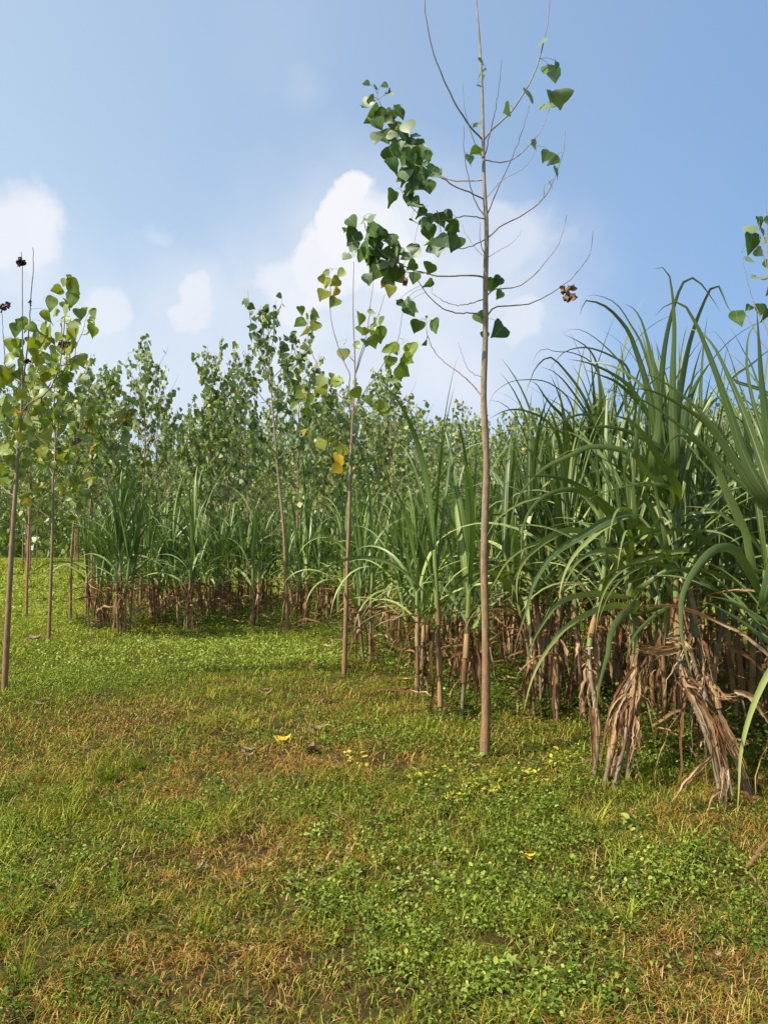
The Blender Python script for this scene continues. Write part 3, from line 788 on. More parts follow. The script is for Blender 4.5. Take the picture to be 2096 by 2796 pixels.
for n_, (x, y) in enumerate(spots):
    k = n_ % len(protos)
    if not used[k]: o = protos[k]; used[k] = True
    else: o = copy_tree(protos[k])
    dx = 829 + F * x / y
    sk = min(skyline(dx - 60), skyline(dx), skyline(dx + 60)) if rg.rand() < .3 else skyline(dx)
    Hmax = (1150 - sk) / F * y + CAM_Z
    H = min(Hmax * rg.uniform(.93, 1.01), rg.uniform(5.2, 6.6)) if y < 24 else min(Hmax * rg.uniform(.84, 1.0), rg.uniform(5.8, 9.5))
    if (x, y) in PEAK: H = (1150 - PEAK[(x, y)]) / F * y + CAM_Z
    H = max(H, 3.4); s = H / 5.0
    o.location = (x, y, float(height(x, y)) - .02); o.rotation_euler = (0, 0, rg.uniform(0, 6.28))
    w = rg.uniform(.85, 1.1) * min(s, 1.15) * (.85 if (x, y) in PEAK else 1); o.scale = (w, w, s)
    side = ('on the far left behind the open grass' if dx < 200 else 'above the leftmost cane clumps' if dx < 480 else 'around the forked sapling' if dx < 700 else
            'behind the thin yellow-leaved sapling' if dx < 900 else 'beside the middle trunk' if dx < 1130 else 'showing behind the tall cane on the right')
    depth = 'front of the stand' if y < 19 else ('middle of the stand' if y < 30 else 'deep in the stand')
    if (x, y) in PEAK: tag(o, 'young poplar rising above its neighbours ' + PEAKLAB[round(dx)], 'tree')
    else: tag(o, 'young leafy poplar %s, %s' % (side, depth), 'tree', 'poplars ' + side + ', ' + depth)

# far wood closing the view
def far_wood():
    r_ = np.random.RandomState(77); mb = MB(); N = 60000
    Y = r_.uniform(46, 66, N); X = r_.uniform(-1, 1, N) * (Y * .85)
    top = 6.2 + (vnoise(X, Y, 3.2, 5) - .5) * 5 + (Y - 46) * .06
    Z = .05 + (top) * r_.rand(N) ** .8
    M = leaf_frames(N, r_) * (r_.uniform(.22, .5, N))[:, None, None]
    stamp(mb, *HEART_LO, M, np.stack([X, Y, Z], 1), r_.rand(N), np.where(r_.rand(N) < .06, .5, .05))
    o = mb.build('far_woodland', M_LEAF_F)
    tag(o, 'distant mass of poplar foliage closing the view behind the stand', 'trees', kind='stuff')
far_wood()

# ------------------------------------------------------------------ sugarcane
def arch(p0, az, th0, th1, L, p=1.7, seg=14, rng=None, wander=.0):
    s = np.linspace(0, 1, seg + 1)[1:]; th = th0 + (th1 - th0) * s ** p
    azs = az + wander * s
    d = np.stack([np.cos(azs) * np.sin(th), np.sin(azs) * np.sin(th), np.cos(th)], 1) * (L / seg)
    pts = np.concatenate([[p0], p0 + np.cumsum(d, 0)])
    w = np.stack([-np.sin(np.concatenate([[az], azs])), np.cos(np.concatenate([[az], azs])), np.zeros(seg + 1)], 1)
    return pts, w
def cane_stalk_parts(rng, base, leanx, leany, Hw, Lb, n_green, n_dry, wmul=1., dryness=1.):
    top = np.array([base[0] + leanx, base[1] + leany, Hw])
    mid = np.array([base[0] + leanx * .35 + rng.randn() * .02, base[1] + leany * .35 + rng.randn() * .02, Hw * .5])
    sp = catmull(np.array([[base[0], base[1], -.03], mid, top]), 22)
    st = MB(); rr = np.full(22, .0125) * (1 - .25 * np.linspace(0, 1, 22)); rr[::2] *= 1.12
    tube(st, sp, rr, 7, r=rng.rand())
    # pale green sheath at the top of the stalk
    gl = MB(); dl = MB()
    tube(gl, sp[-9:] , np.linspace(.018, .015, 9), 6, r=.85, a=.15)
    az0 = rng.rand() * 6.28
    for i in range(n_green):
        t = i / max(1, n_green - 1)                    # 0 lowest, 1 youngest
        z = sp[int(round((.58 + .42 * t) * 21))]
        az = az0 + (i % 2) * math.pi + rng.randn() * .45
        if t > .45: th0 = R(rng.uniform(2, 14)); th1 = R(rng.uniform(8, 95)); L = Lb * rng.uniform(.65, 1.05); p = 3.0
        elif t > .22: th0 = R(rng.uniform(9, 22)); th1 = R(rng.uniform(70, 150)); L = Lb * rng.uniform(.75, 1.05); p = 2.1
        else: th0 = R(rng.uniform(25, 48)); th1 = R(rng.uniform(130, 172)); L = Lb * rng.uniform(.75, 1.0); p = 1.4
        pts, w = arch(z, az, th0, th1, L, p, 13, wander=rng.randn() * .35)
        blade(gl, pts, rng.uniform(.026, .048) * wmul, w, 13, r=rng.rand() ** 2.0, a=(.5 * rng.rand() if (t < .3) else .06 * rng.rand()), keel=.16, twist=rng.randn() * .9, rng=rng)
    for i in range(n_dry):
        t = rng.rand(); z = sp[int((.26 + .38 * t) * 21)]
        az = rng.rand() * 6.28
        if rng.rand() < .36: th0, th1, L, p = R(rng.uniform(20, 60)), R(rng.uniform(110, 165)), rng.uniform(.5, .95), 1.0
        else: th0, th1, L, p = R(rng.uniform(30, 110)), R(rng.uniform(168, 188)), rng.uniform(.25, .6), .22
        L = min(L, z[2] * 1.1 + .1)
        pts, w = arch(z, az, th0, th1, L, p, 10, wander=rng.randn() * 1.2)
        pts = pts + rng.randn(*pts.shape) * .007; pts[:, :2] = z[:2] + (pts[:, :2] - z[:2]) * (.6 if th1 > R(165) else 1); pts[:, 2] = np.maximum(pts[:, 2], .015)
        blade(dl, pts, rng.uniform(.012, .030), w, 10, r=rng.rand() ** 1.5, keel=.35, twist=rng.randn() * 2.2, rag=.25, rng=rng, prof='x')
    # clasping dry sheaths
    for i in range(3):
        k = rng.randint(2, 13); tube(dl, sp[k:k + 4] + rng.randn(3) * .003, [.019, .021, .019, .016], 6, r=.3 + .6 * rng.rand(), cap=False)
    return st, gl, dl
def make_clump(seed, nst, Hw, Lb, ng, nd, mat, spread=.10, lean=.22, wmul=1.):
    r_ = np.random.RandomState(seed); root = empty('sugarcane_clump', (0, 0, 0))
    for i in range(nst):
        a = i / nst * 6.28 + r_.rand(); q = spread * (.4 + r_.rand()); l = lean * r_.uniform(.2, 1.)
        st, gl, dl = cane_stalk_parts(r_, (q * math.cos(a), q * math.sin(a)), l * math.cos(a + r_.randn() * .4), l * math.sin(a + r_.randn() * .4), Hw * r_.uniform(.82, 1.08), Lb, ng, nd, wmul)
        so = st.build('cane_stalk', M_STALK, root); gl.build('green_leaves', mat, so); dl.build('dry_leaves', M_DRY, so)
    return root
short = [make_clump(200 + i, [4, 5, 3, 5, 4][i], [1.02, 1.1, .98, 1.15, 1.05][i], 1.25, 13, 8, M_CANE_FAR, lean=.14, wmul=.95) for i in range(5)]
slim = [make_clump(230 + i, 2, 1.05, 1.3, 9, 6, M_CANE_FAR, spread=.05, lean=.12) for i in range(2)]
tall = [make_clump(250 + i, [4, 5, 4, 5][i], [1.55, 1.45, 1.62, 1.5][i], 1.5, 12, 5, M_CANE, lean=.3, wmul=1.05) for i in range(4)]
index_kids()
rc = np.random.RandomState(21)
edge = np.array([(-4.9, 12.3), (-4.3, 11.9), (-3.2, 12.5), (-2.1, 12.8), (-1.3, 12.4), (-.75, 11.0), (-.2, 9.2), (.34, 7.4), (.6, 6.6), (1.4, 6.6), (1.75, 5.6), (2.4, 4.9), (3.3, 4.2), (4.6, 3.4)])
place = []
def ok(x, y, md):
    return all((x - a) ** 2 + (y - b) ** 2 > md * md for a, b, *_ in place)
front_spots = [  # (dx, dy, kind, scale, label)
 (268, 1372, 'short', 1.0, 'leftmost front sugarcane clump by the open grass, ragged brown skirt'),
 (212, 1360, 'short', .93, 'sugarcane clump tucked behind and left of the leftmost front clump'),
 (345, 1352, 'short', .98, 'second sugarcane clump from the left with dark slim base'),
 (400, 1358, 'short', 1.05, 'third sugarcane clump from the left, tallest pale upright leaves'),
 (452, 1345, 'short', .97, 'fourth sugarcane clump from the left, heavy brown dead leaves'),
 (505, 1342, 'short', .9, 'fifth sugarcane clump from the left, just before a gap'),
 (553, 1356, 'slim', .98, 'slim cane clump with one leaning stem left of the forked sapling'),
 (656, 1362, 'slim', 1.08, 'slim upright cane clump right of the forked sapling'),
 (705, 1355, 'short', .95, 'brown skirted cane clump just left of the thin yellow-leaved sapling'),
 (765, 1390, 'short', .95, 'cane clump directly behind the thin yellow-leaved sapling'),
 (790, 1440, 'slim', .92, 'slim cane clump standing close to the right of the thin sapling'),
 (906, 1502, 'slim', 1.0, 'two-stemmed cane clump with a long pale drooping leaf, left of the middle tree'),
 (975, 1550, 'slim', 1.1, 'upright dark green cane clump nearest the middle tree on its left'),
 (1012, 1500, 'short', .95, 'cane clump almost hidden behind the middle tree trunk'),
 (850, 1410, 'short', .97, 'bushy cane clump between the thin sapling and the two-stemmed clump'),
 (1185, 1552, 'tall', 1.0, 'tall cane clump right of the middle tree with pinkish dry sheaths'),
 (1275, 1560, 'tall', 1.02, 'tall cane clump half hidden behind the foreground cane stems'),
 (1100, 1450, 'tall', .92, 'cane clump just right of the middle tree, further back'),
 (1440, 1560, 'tall', 1.05, 'tall cane clump in the shade between the two foreground clumps'),
]
used_p = set()
def put_clump(kind, x, y, sc, label, group=None):
    lst = {'short': short, 'slim': slim, 'tall': tall}[kind]
    p = lst[rc.randint(len(lst))]
    if p.name not in used_p: used_p.add(p.name); o = p
    else: o = copy_tree(p)
    o.location = (x, y, float(height(x, y)) - .01); o.rotation_euler = (0, 0, rc.uniform(0, 6.28)); sc *= 1.0 if kind == 'tall' else 1.17; o.scale = (sc, sc, sc)
    tag(o, label, 'sugarcane', group)
for dx, dy, kind, sc, lab in front_spots:
    p = G(dx, dy); place.append((p[0], p[1])); put_clump(kind, p[0], p[1], sc, lab)
def edge_y(x): return np.interp(x, edge[:, 0], edge[:, 1])
cnt = 0
for t in range(9000):
    if cnt >= 120: break
    x = rc.uniform(-6.2, 9.5); ey = edge_y(x) if x > -4.9 else 14 + (-4.9 - x) * 3
    y = ey + (.35 if x > -.3 else 1.0) + 5.8 * rc.rand() ** 1.5
    dx = 829 + F * x / y
    if dx > 1900 or dx < -50: continue
    if not ok(x, y, .62 if x > .95 + (y - 6) * .12 else .86): continue
    place.append((x, y)); cnt += 1
    tallz = x > .95 + (y - 6) * .12
    near = (y - ey) < 1.4
    lab = ('tall sugarcane standing in the thick of the field on the right of the middle tree' if tallz else
           ('sugarcane behind the front row, left of the middle tree' if near else 'sugarcane deeper in the field under the poplar stand'))
    if tallz: lab = ('tall sugarcane in the field close behind the right side of the middle trunk' if dx < 1230 else ('tall sugarcane in the field behind the two foreground clumps' if dx < 1500 else 'tall sugarcane filling the field at the far right of the photo'))
    else:
        colm = ('left of the forked sapling' if dx < 600 else ('between the forked sapling and the thin yellow-leaved sapling' if dx < 745 else 'between the thin yellow-leaved sapling and the middle tree'))
        lab = ('sugarcane just behind the front row, ' if near else 'sugarcane deep in the field, ') + colm
    put_clump('tall' if tallz else 'short', x, y, rc.uniform(.88, 1.08) * (1. if tallz else .90), lab, 'cane clumps: ' + lab)
# hand-placed foreground clumps with traced blades -------------------------------------
z1 = lambda a, b: (1300 + a / 3.684, 700 + b / 3.684)
z2 = lambda a, b: (1646 + a / 3.684, 700 + b / 3.684)
z3 = lambda a, b: (1300 + a / 3.684, 1250 + b / 3.684)
z4 = lambda a, b: (1646 + a / 3.684, 1250 + b / 3.684)
z5 = lambda a, b: (1300 + a / 2.083, 1750 + b / 2.083)
def mp(z, L): return [z(a, b) for a, b in L]
hero = {
 'A': [ # (points, width, depth at root, depth at tip, yellow tint with painted sunlight, painted lit-to-shaded tone)
  (mp(z3, [(1490,580),(1300,640),(1100,760),(900,880),(750,990),(650,1130),(560,1310),(510,1500),(430,1750),(390,1900)]), .048, 4.7, 4.2, .0, .5),
  (mp(z3, [(1480,590),(1280,700),(1130,830),(1000,960),(900,1130),(850,1280),(830,1430)]), .038, 4.7, 4.3, .15, .9),
  (mp(z3, [(1290,930),(1120,970),(1000,1060),(930,1180),(850,1350)]), .034, 4.8, 4.5, .1, .6),
  (mp(z3, [(1130,1370),(950,1400),(800,1480),(680,1640),(590,1790),(530,1950)]) + mp(z5, [(270, 170)]), .036, 4.8, 4.4, .2, .8),
  (mp(z3, [(1300,1500),(1130,1560),(980,1640),(850,1750),(740,1890),(650,2026)]) + mp(z5, [(310,230),(268,400)]), .036, 4.7, 4.1, .35, .9),
  (mp(z4, [(300,1500),(230,1560),(120,1680),(60,1860)]) + mp(z5, [(752,60),(715,190),(690,310),(682,450)]), .045, 4.6, 4.2, .15, .9),
  (mp(z4, [(660,1500),(480,1620),(340,1760),(270,1880),(240,2026)]) + mp(z5, [(855,120)]), .03, 4.6, 4.3, .3, .6),
  (mp(z4, [(870,930),(620,960),(400,1030),(230,1100),(90,1220),(0,1370),(-60,1600),(-80,1800)]), .026, 4.8, 4.3, .25, .8),
  (mp(z4, [(600,990),(380,1090),(200,1200),(60,1370),(0,1500),(-60,1680)]), .022, 4.8, 4.4, .0, .6),
  (mp(z4, [(1110,890),(930,770),(760,720),(570,730),(380,780),(200,880),(0,1000),(-110,1150)]), .028, 4.7, 4.4, .35, .4),
  (mp(z3, [(1300,470),(1200,400),(1080,350),(960,320),(800,340),(640,420),(540,530),(480,660),(450,850),(455,990)]), .034, 5.2, 4.8, .1, .9),
  (mp(z3, [(1000,330),(800,350),(640,390),(480,440),(300,540),(180,650),(100,800)]), .026, 5.4, 5.0, .15, .9),
  (mp(z3, [(900,730),(750,800),(600,910),(480,1030),(420,1160),(400,1300),(415,1480)]), .036, 5.3, 4.9, .15, .9),
  (mp(z3, [(830,740),(650,840),(450,920),(280,1080),(200,1220),(120,1360)]), .032, 5.5, 5.2, .2, .8),
  (mp(z1, [(1650,2026),(1500,1960),(1300,1915),(1090,1925),(930,2010)]) + mp(z3, [(700,90),(560,220),(430,380),(370,550),(340,700),(330,800)]), .034, 4.9, 4.6, .1, .9),
  (mp(z4, [(450, 1250), (640,1130),(610,1180),(600,1300),(610,1460)]), .03, 4.6, 4.5, .3, .9),
  (mp(z3, [(1275,1000),(1100,1100),(960,1250),(880,1330)]), .022, 4.9, 4.7, .1, .6),
 ],
 'B': [
  (mp(z2, [(720,2100),(700,1600),(700,1200),(710,600),(690,350),(640,150),(580,105),(500,125)]), .052, 4.6, 4.5, .0, .8),
  (mp(z2, [(590,1900),(600,1100),(660,700),(740,420),(800,270),(860,210),(930,230),(1040,350),(1180,560)]), .044, 4.9, 4.9, .0, .3),
  (mp(z2, [(740,1700),(800,1250),(880,850),(980,550),(1060,370),(1120,280),(1160,300),(1220,450),(1300,590)]), .055, 4.7, 4.6, .1, .2),
  (mp(z2, [(560,2100),(530,1800),(440,1300),(330,950),(250,750),(150,620),(50,520),(-75,460),(-185,450),(-215,520),(-240,600)]), .046, 4.9, 4.7, .05, .2),
  (mp(z2, [(560,1500),(440,1050),(370,850),(250,650),(170,520),(90,450),(20,415),(-60,395),(-130,385),(-175,400)]), .028, 5.4, 5.3, .0, .3),
  (mp(z2, [(600,1800),(540,1200),(480,1000),(430,800),(370,620),(300,520),(215,480)]), .044, 5.0, 5.0, .1, .5),
  (mp(z2, [(740,2300),(560,2026),(400,1780),(260,1650),(60,1590)]), .06, 4.5, 4.1, .1, .0),
  (mp(z2, [(600,1950),(300,1780),(150,1730),(0,1710),(-200,1740),(-330,1790)]), .04, 4.7, 4.5, .0, .0),
  (mp(z2, [(330,1900),(350,1700),(400,1400),(470,1280),(560,1200),(640,1120),(760,1090)]), .036, 4.6, 4.6, .4, .6),
  (mp(z2, [(760,2000),(850,1500),(950,1250),(1050,1090)]), .07, 4.9, 4.9, .0, .1),
  (mp(z2, [(500,2100),(560,1700),(530,1300),(500,1000),(480,850)]), .055, 4.8, 4.8, .0, .9),
  (mp(z1, [(1640,1450),(1520,1290),(1350,1170),(1200,1100),(1080,1060),(920,1035)]), .042, 5.2, 5.1, .0, .3),
  (mp(z1, [(1658,1500),(1500,1340),(1380,1250),(1230,1190),(1090,1140)]), .04, 5.0, 4.9, .0, .5),
  (mp(z4, [(700,1800),(690,1300),(560,700),(350,300),(150,100),(-50,-20)]), .06, 4.9, 4.6, .0, .0),
  (mp(z2, [(560,2300),(800,2100),(750,1900),(850,1700),(900,1500)]), .05, 4.9, 4.9, .0, .5),
  (mp(z4, [(640,900),(560,500),(480,250),(330,270),(0,350),(-160,420)]), .028, 4.5, 4.4, .35, .6),
  (mp(z2, [(600,2300),(220,2250),(270,1960),(285,2100),(310,2300)]) , .03, 4.5, 4.4, .1, .9),
  (mp(z4, [(330,600),(300,300),(300,0)]) + mp(z2, [(280,1960)]), .045, 4.55, 4.5, .15, .9),
 ],
 'C': [
  (mp(z2, [(1640,2400),(1430,2026),(1250,1500),(1050,950),(900,620),(800,480),(740,455),(620,500),(520,600)]), .058, 4.0, 4.0, .0, .85),
  (mp(z2, [(1700,2400),(1560,2000),(1400,1550),(1250,1200),(1100,900),(960,750),(870,735),(780,745)]), .062, 4.0, 4.1, .0, .6),
  (mp(z2, [(1700,2100),(1650,1700),(1600,1300),(1570,900),(1540,500)]), .070, 4.0, 4.0, .0, .9),
  (mp(z2, [(1550,2400),(1290,2026),(1000,1650),(750,1480),(500,1360),(350,1330),(210,1350)]), .046, 4.0, 3.9, .2, .2),
  (mp(z2, [(1600,2400),(1300,2000),(1050,1650),(800,1400),(600,1260),(480,1200),(370,1185)]), .042, 4.0, 3.9, .25, .3),
  (mp(z2, [(1300,2200),(900,1800),(700,1650),(500,1500),(350,1430),(200,1400),(70,1410)]), .036, 4.2, 4.1, .1, .2),
  (mp(z4, [(1560,1150),(1430,750),(1250,350),(1080,0)]) + mp(z2, [(1000,1930),(900,1850),(760,1795),(680,1850),(620,1960),(590,2060)]), .044, 4.0, 3.8, .45, .6),
  (mp(z4, [(1600,1400),(1500,1200),(1430,1080),(1350,950),(1240,900),(1130,920),(1000,1030),(880,1200),(800,1380),(780,1600),(800,1850)]) + mp(z5, [(1200,110),(1230,220)]), .052, 3.95, 3.55, .35, .95),
  (mp(z4, [(1800,1780),(1658,1670),(1400,1500),(1250,1430),(1050,1390)]), .026, 4.0, 3.9, .3, .9),
  (mp(z4, [(1800,1990),(1658,1850),(1400,1650),(1200,1530),(1050,1460),(920,1440)]), .026, 4.0, 3.8, .1, .9),
  (mp(z4, [(1600,950),(1450,750),(1300,640),(1150,550),(1000,500),(820,490)]), .032, 4.1, 4.0, .0, .9),
  (mp(z5, [(1760,20),(1658,180),(1560,400),(1500,650),(1490,850),(1480,1000)]), .034, 3.9, 3.7, .5, .8),
  (mp(z2, [(1600,1350),(1300,1230),(1500,1080),(1658,950),(1800,900)]), .04, 4.3, 4.3, .0, .1),
  (mp(z2, [(1560,1300),(1450,1020),(1400,940),(1340,820),(1260,700)]), .03, 4.6, 4.6, .0, .4),
  (mp(z2, [(1450,1500),(1350,1250),(1290,1050),(1200,850),(1100,750),(1020,770)]), .022, 4.8, 4.8, .0, .5),
  (mp(z4, [(1620,1500),(1750,900),(1850,400),(1900,-200)]), .06, 3.9, 3.9, .0, .6),
  (mp(z2, [(1750,2400),(1900,1700),(2000,1100),(2150,900)]), .055, 3.9, 3.7, .0, .6),
  (mp(z2, [(1680,2000),(1500,1450),(1440,1000),(1480,750),(1560,660),(1700,700)]), .036, 4.2, 4.2, .0, .6),
  (mp(z4, [(1580,1300),(1480,900),(1300,560),(1150,230),(960,0)]) + mp(z2, [(800,1830),(640,1700)]), .022, 4.05, 4.0, .0, 1.),
 ],
 'D': [
  (mp(z1, [(1560,1300),(1440,1060),(1290,900),(1150,790),(1040,735),(960,730),(860,780)]), .026, 6.0, 6.0, .0, .4),
  (mp(z1, [(1250,1500),(1240,1300),(1200,1050),(1130,930),(1000,840),(870,780)]), .036, 6.1, 6.0, .1, .4),
  (mp(z1, [(1450,1050),(1290,970),(1180,930),(1080,915),(950,935),(860,980),(800,1050),(730,1150)]), .024, 6.2, 6.0, .0, .3),
  (mp(z1, [(1120,1500),(1030,1330),(900,1160),(800,1050),(730,1010),(650,1060),(590,1130),(540,1250),(490,1390)]), .028, 6.2, 6.0, .0, .3),
  (mp(z1, [(1180,1700),(1100,1560),(950,1340),(850,1220),(760,1150),(640,1110)]), .032, 6.2, 6.0, .0, .3),
  (mp(z1, [(950,1750),(850,1590),(740,1480),(660,1370),(600,1280),(530,1250)]), .038, 6.3, 6.1, .0, .3),
  (mp(z1, [(620,1600),(410,1540),(270,1560),(120,1640)]), .026, 6.3, 6.0, .1, .5),
  (mp(z1, [(850,1350),(700,1260),(500,1240),(350,1260),(240,1320),(160,1400),(120,1530)]), .013, 6.3, 6.1, .1, .9),
  (mp(z1, [(1050,1000),(920,960),(800,960),(700,930),(620,960),(580,1040),(560,1100)]), .013, 6.3, 6.1, .1, .9),
  (mp(z1, [(900,1800),(780,1730),(600,1720),(500,1790),(460,1900)]), .022, 6.2, 6.0, .1, 1.),
  (mp(z1, [(1200,1600),(1050,1590),(900,1640),(780,1760),(700,1900),(640,2026)]), .028, 6., 5.8, .1, 1.),
  (mp(z1, [(1350,2000),(1310,1600),(1270,1350),(1230,1150)]), .06, 6.0, 6.0, .0, .9),
  (mp(z1, [(1500,1800),(1480,1200),(1460,950),(1440,850)]), .05, 6.0, 6.0, .0, .9),
  (mp(z1, [(1400,1700),(1390,1250),(1430,1080),(1470,980)]), .03, 6.0, 6.0, .0, .6),
  (mp(z1, [(900,1700),(850,1450),(780,1270),(740,1180)]), .04, 6.2, 6.2, .0, .8),
  (mp(z1, [(1200,1700),(1120,1400),(1060,1250),(960,1090)]), .03, 6.2, 6.2, .0, .8),
 ],
}
hero_dry = {
 'A': [(mp(z5, [(1150,40),(1040,60),(930,45),(860,35)]), .05, 4.5, 4.4), (mp(z5, [(900,150),(830,260),(760,450),(710,780)]), .03, 4.6, 4.6), (mp(z5, [(950,160),(930,260),(900,400)]), .035, 4.6, 4.6),
       (mp(z5, [(860,300),(800,400),(760,600)]), .05, 4.6, 4.5), (mp(z5, [(840,330),(830,450),(830,620)]), .05, 4.6, 4.5), (mp(z5, [(900,420),(880,560),(850,720)]), .045, 4.6, 4.5), (mp(z5, [(900,430),(920,520),(930,640)]), .035, 4.6, 4.5),
       (mp(z5, [(820,600),(790,700),(770,780)]), .03, 4.6, 4.5), (mp(z5, [(660,380),(670,550),(655,740),(600,790)]), .035, 4.9, 4.8), (mp(z5, [(660,650),(600,690),(520,700)]), .014, 4.8, 4.7)],
 'B': [(mp(z5, [(1180,160),(1220,230),(1280,260),(1350,310)]), .05, 4.4, 4.3), (mp(z5, [(1200,250),(1280,420),(1330,560),(1350,700),(1400,880)]), .05, 4.4, 4.3), (mp(z5, [(1350,640),(1280,700),(1200,800),(1110,930)]), .028, 4.35, 4.2),
       (mp(z5, [(1300,350),(1350,500),(1400,650),(1430,780)]), .05, 4.4, 4.3), (mp(z5, [(1370,420),(1440,580),(1500,700),(1560,860)]), .04, 4.35, 4.25), (mp(z5, [(1410,720),(1410,850),(1405,980)]), .03, 4.3, 4.2),
       (mp(z5, [(1390,830),(1340,880),(1300,1000)]), .012, 4.3, 4.2), (mp(z5, [(1350,250),(1380,310),(1460,320),(1490,315)]), .04, 4.35, 4.2), (mp(z5, [(1280,0),(1320,130),(1350,240)]), .02, 4.4, 4.3), (mp(z5, [(1500,850),(1540,900),(1580,1000)]), .02, 4.25, 4.2),
       (mp(z4, [(640,1850),(780,1830),(850,1900),(960,1920)]), .03, 4.4, 4.3), (mp(z4, [(900,1800),(860,1950),(930,2040)]), .04, 4.4, 4.3)],
 'C': [(mp(z4, [(1800,2040),(1658,1960),(1350,1740),(1050,1600),(800,1500),(600,1480),(400,1490),(200,1540),(0,1660)]), .022, 4.0, 3.8), (mp(z4, [(1700,1350),(1520,1340),(1250,1350),(1040,1400)]), .014, 4.0, 3.9),
       (mp(z5, [(1470,290),(1540,310),(1600,370),(1658,450),(1720,560)]), .022, 4.0, 3.9), (mp(z5, [(1400,10),(1530,70),(1620,150),(1680,220)]), .02, 4.0, 3.9)],
 'D': [(mp(z5, [(430,20),(400,150),(370,340)]), .04, 6.5, 6.5), (mp(z5, [(440,60),(470,130),(420,170)]), .04, 6.5, 6.4), (mp(z5, [(400,370),(330,420),(235,485)]), .02, 6.5, 6.3)],
}
stems = {  # traced stalk centre lines
 'A': [mp(z5, [(775,790),(850,520),(890,300),(905,100)]) + [(1722, 1620), (1722, 1440)], mp(z5, [(720,800),(800,480),(860,250),(920,80)]) + [(1735, 1620), (1760, 1400)], mp(z5, [(855,740),(880,480),(940,180),(930,90)]) + [(1712, 1600), (1700, 1420)], mp(z5, [(665,770),(690,500),(650,200),(640,60)]) + [(1640, 1620), (1660, 1450)]],
 'B': [mp(z5, [(1400,900),(1330,600),(1230,350),(1170,200)]) + [(1848, 1700), (1842, 1500), (1836, 1350)], mp(z5, [(1460,960),(1400,640),(1310,350),(1240,150)]) + [(1862, 1680), (1850, 1450), (1850, 1300)], mp(z5, [(1570,960),(1460,640),(1370,380),(1290,150)]) + [(1890, 1680), (1870, 1500), (1875, 1350)]],
 'C': [[(2150, 2230), (2135, 2000), (2118, 1800), (2100, 1660), (2088, 1560)], [(2190, 2260), (2175, 1950), (2150, 1700), (2130, 1560)], [(2240, 2200), (2210, 1900), (2190, 1600), (2180, 1450)]],
 'D': [[(1478, 1985), (1482, 1850), (1490, 1700), (1520, 1500), (1560, 1280)], [(1506, 1985), (1508, 1850), (1540, 1650), (1600, 1450), (1660, 1200)], [(1520, 1990), (1530, 1800), (1500, 1600), (1500, 1400)]],
}
dep = {'A': 4.75, 'B': 4.45, 'C': 4.0, 'D': 6.5}
labs = {'A': 'large foreground cane clump left of the leaning one, stems wrapped in pale tan dry sheaths',
        'B': 'foreground cane clump whose bundled brown stems lean left away from their base',
        'C': 'huge cane clump at the right edge with the widest blue-green blades',
        'D': 'tall arching cane clump in front of the field, thin leaf tips against the sky'}
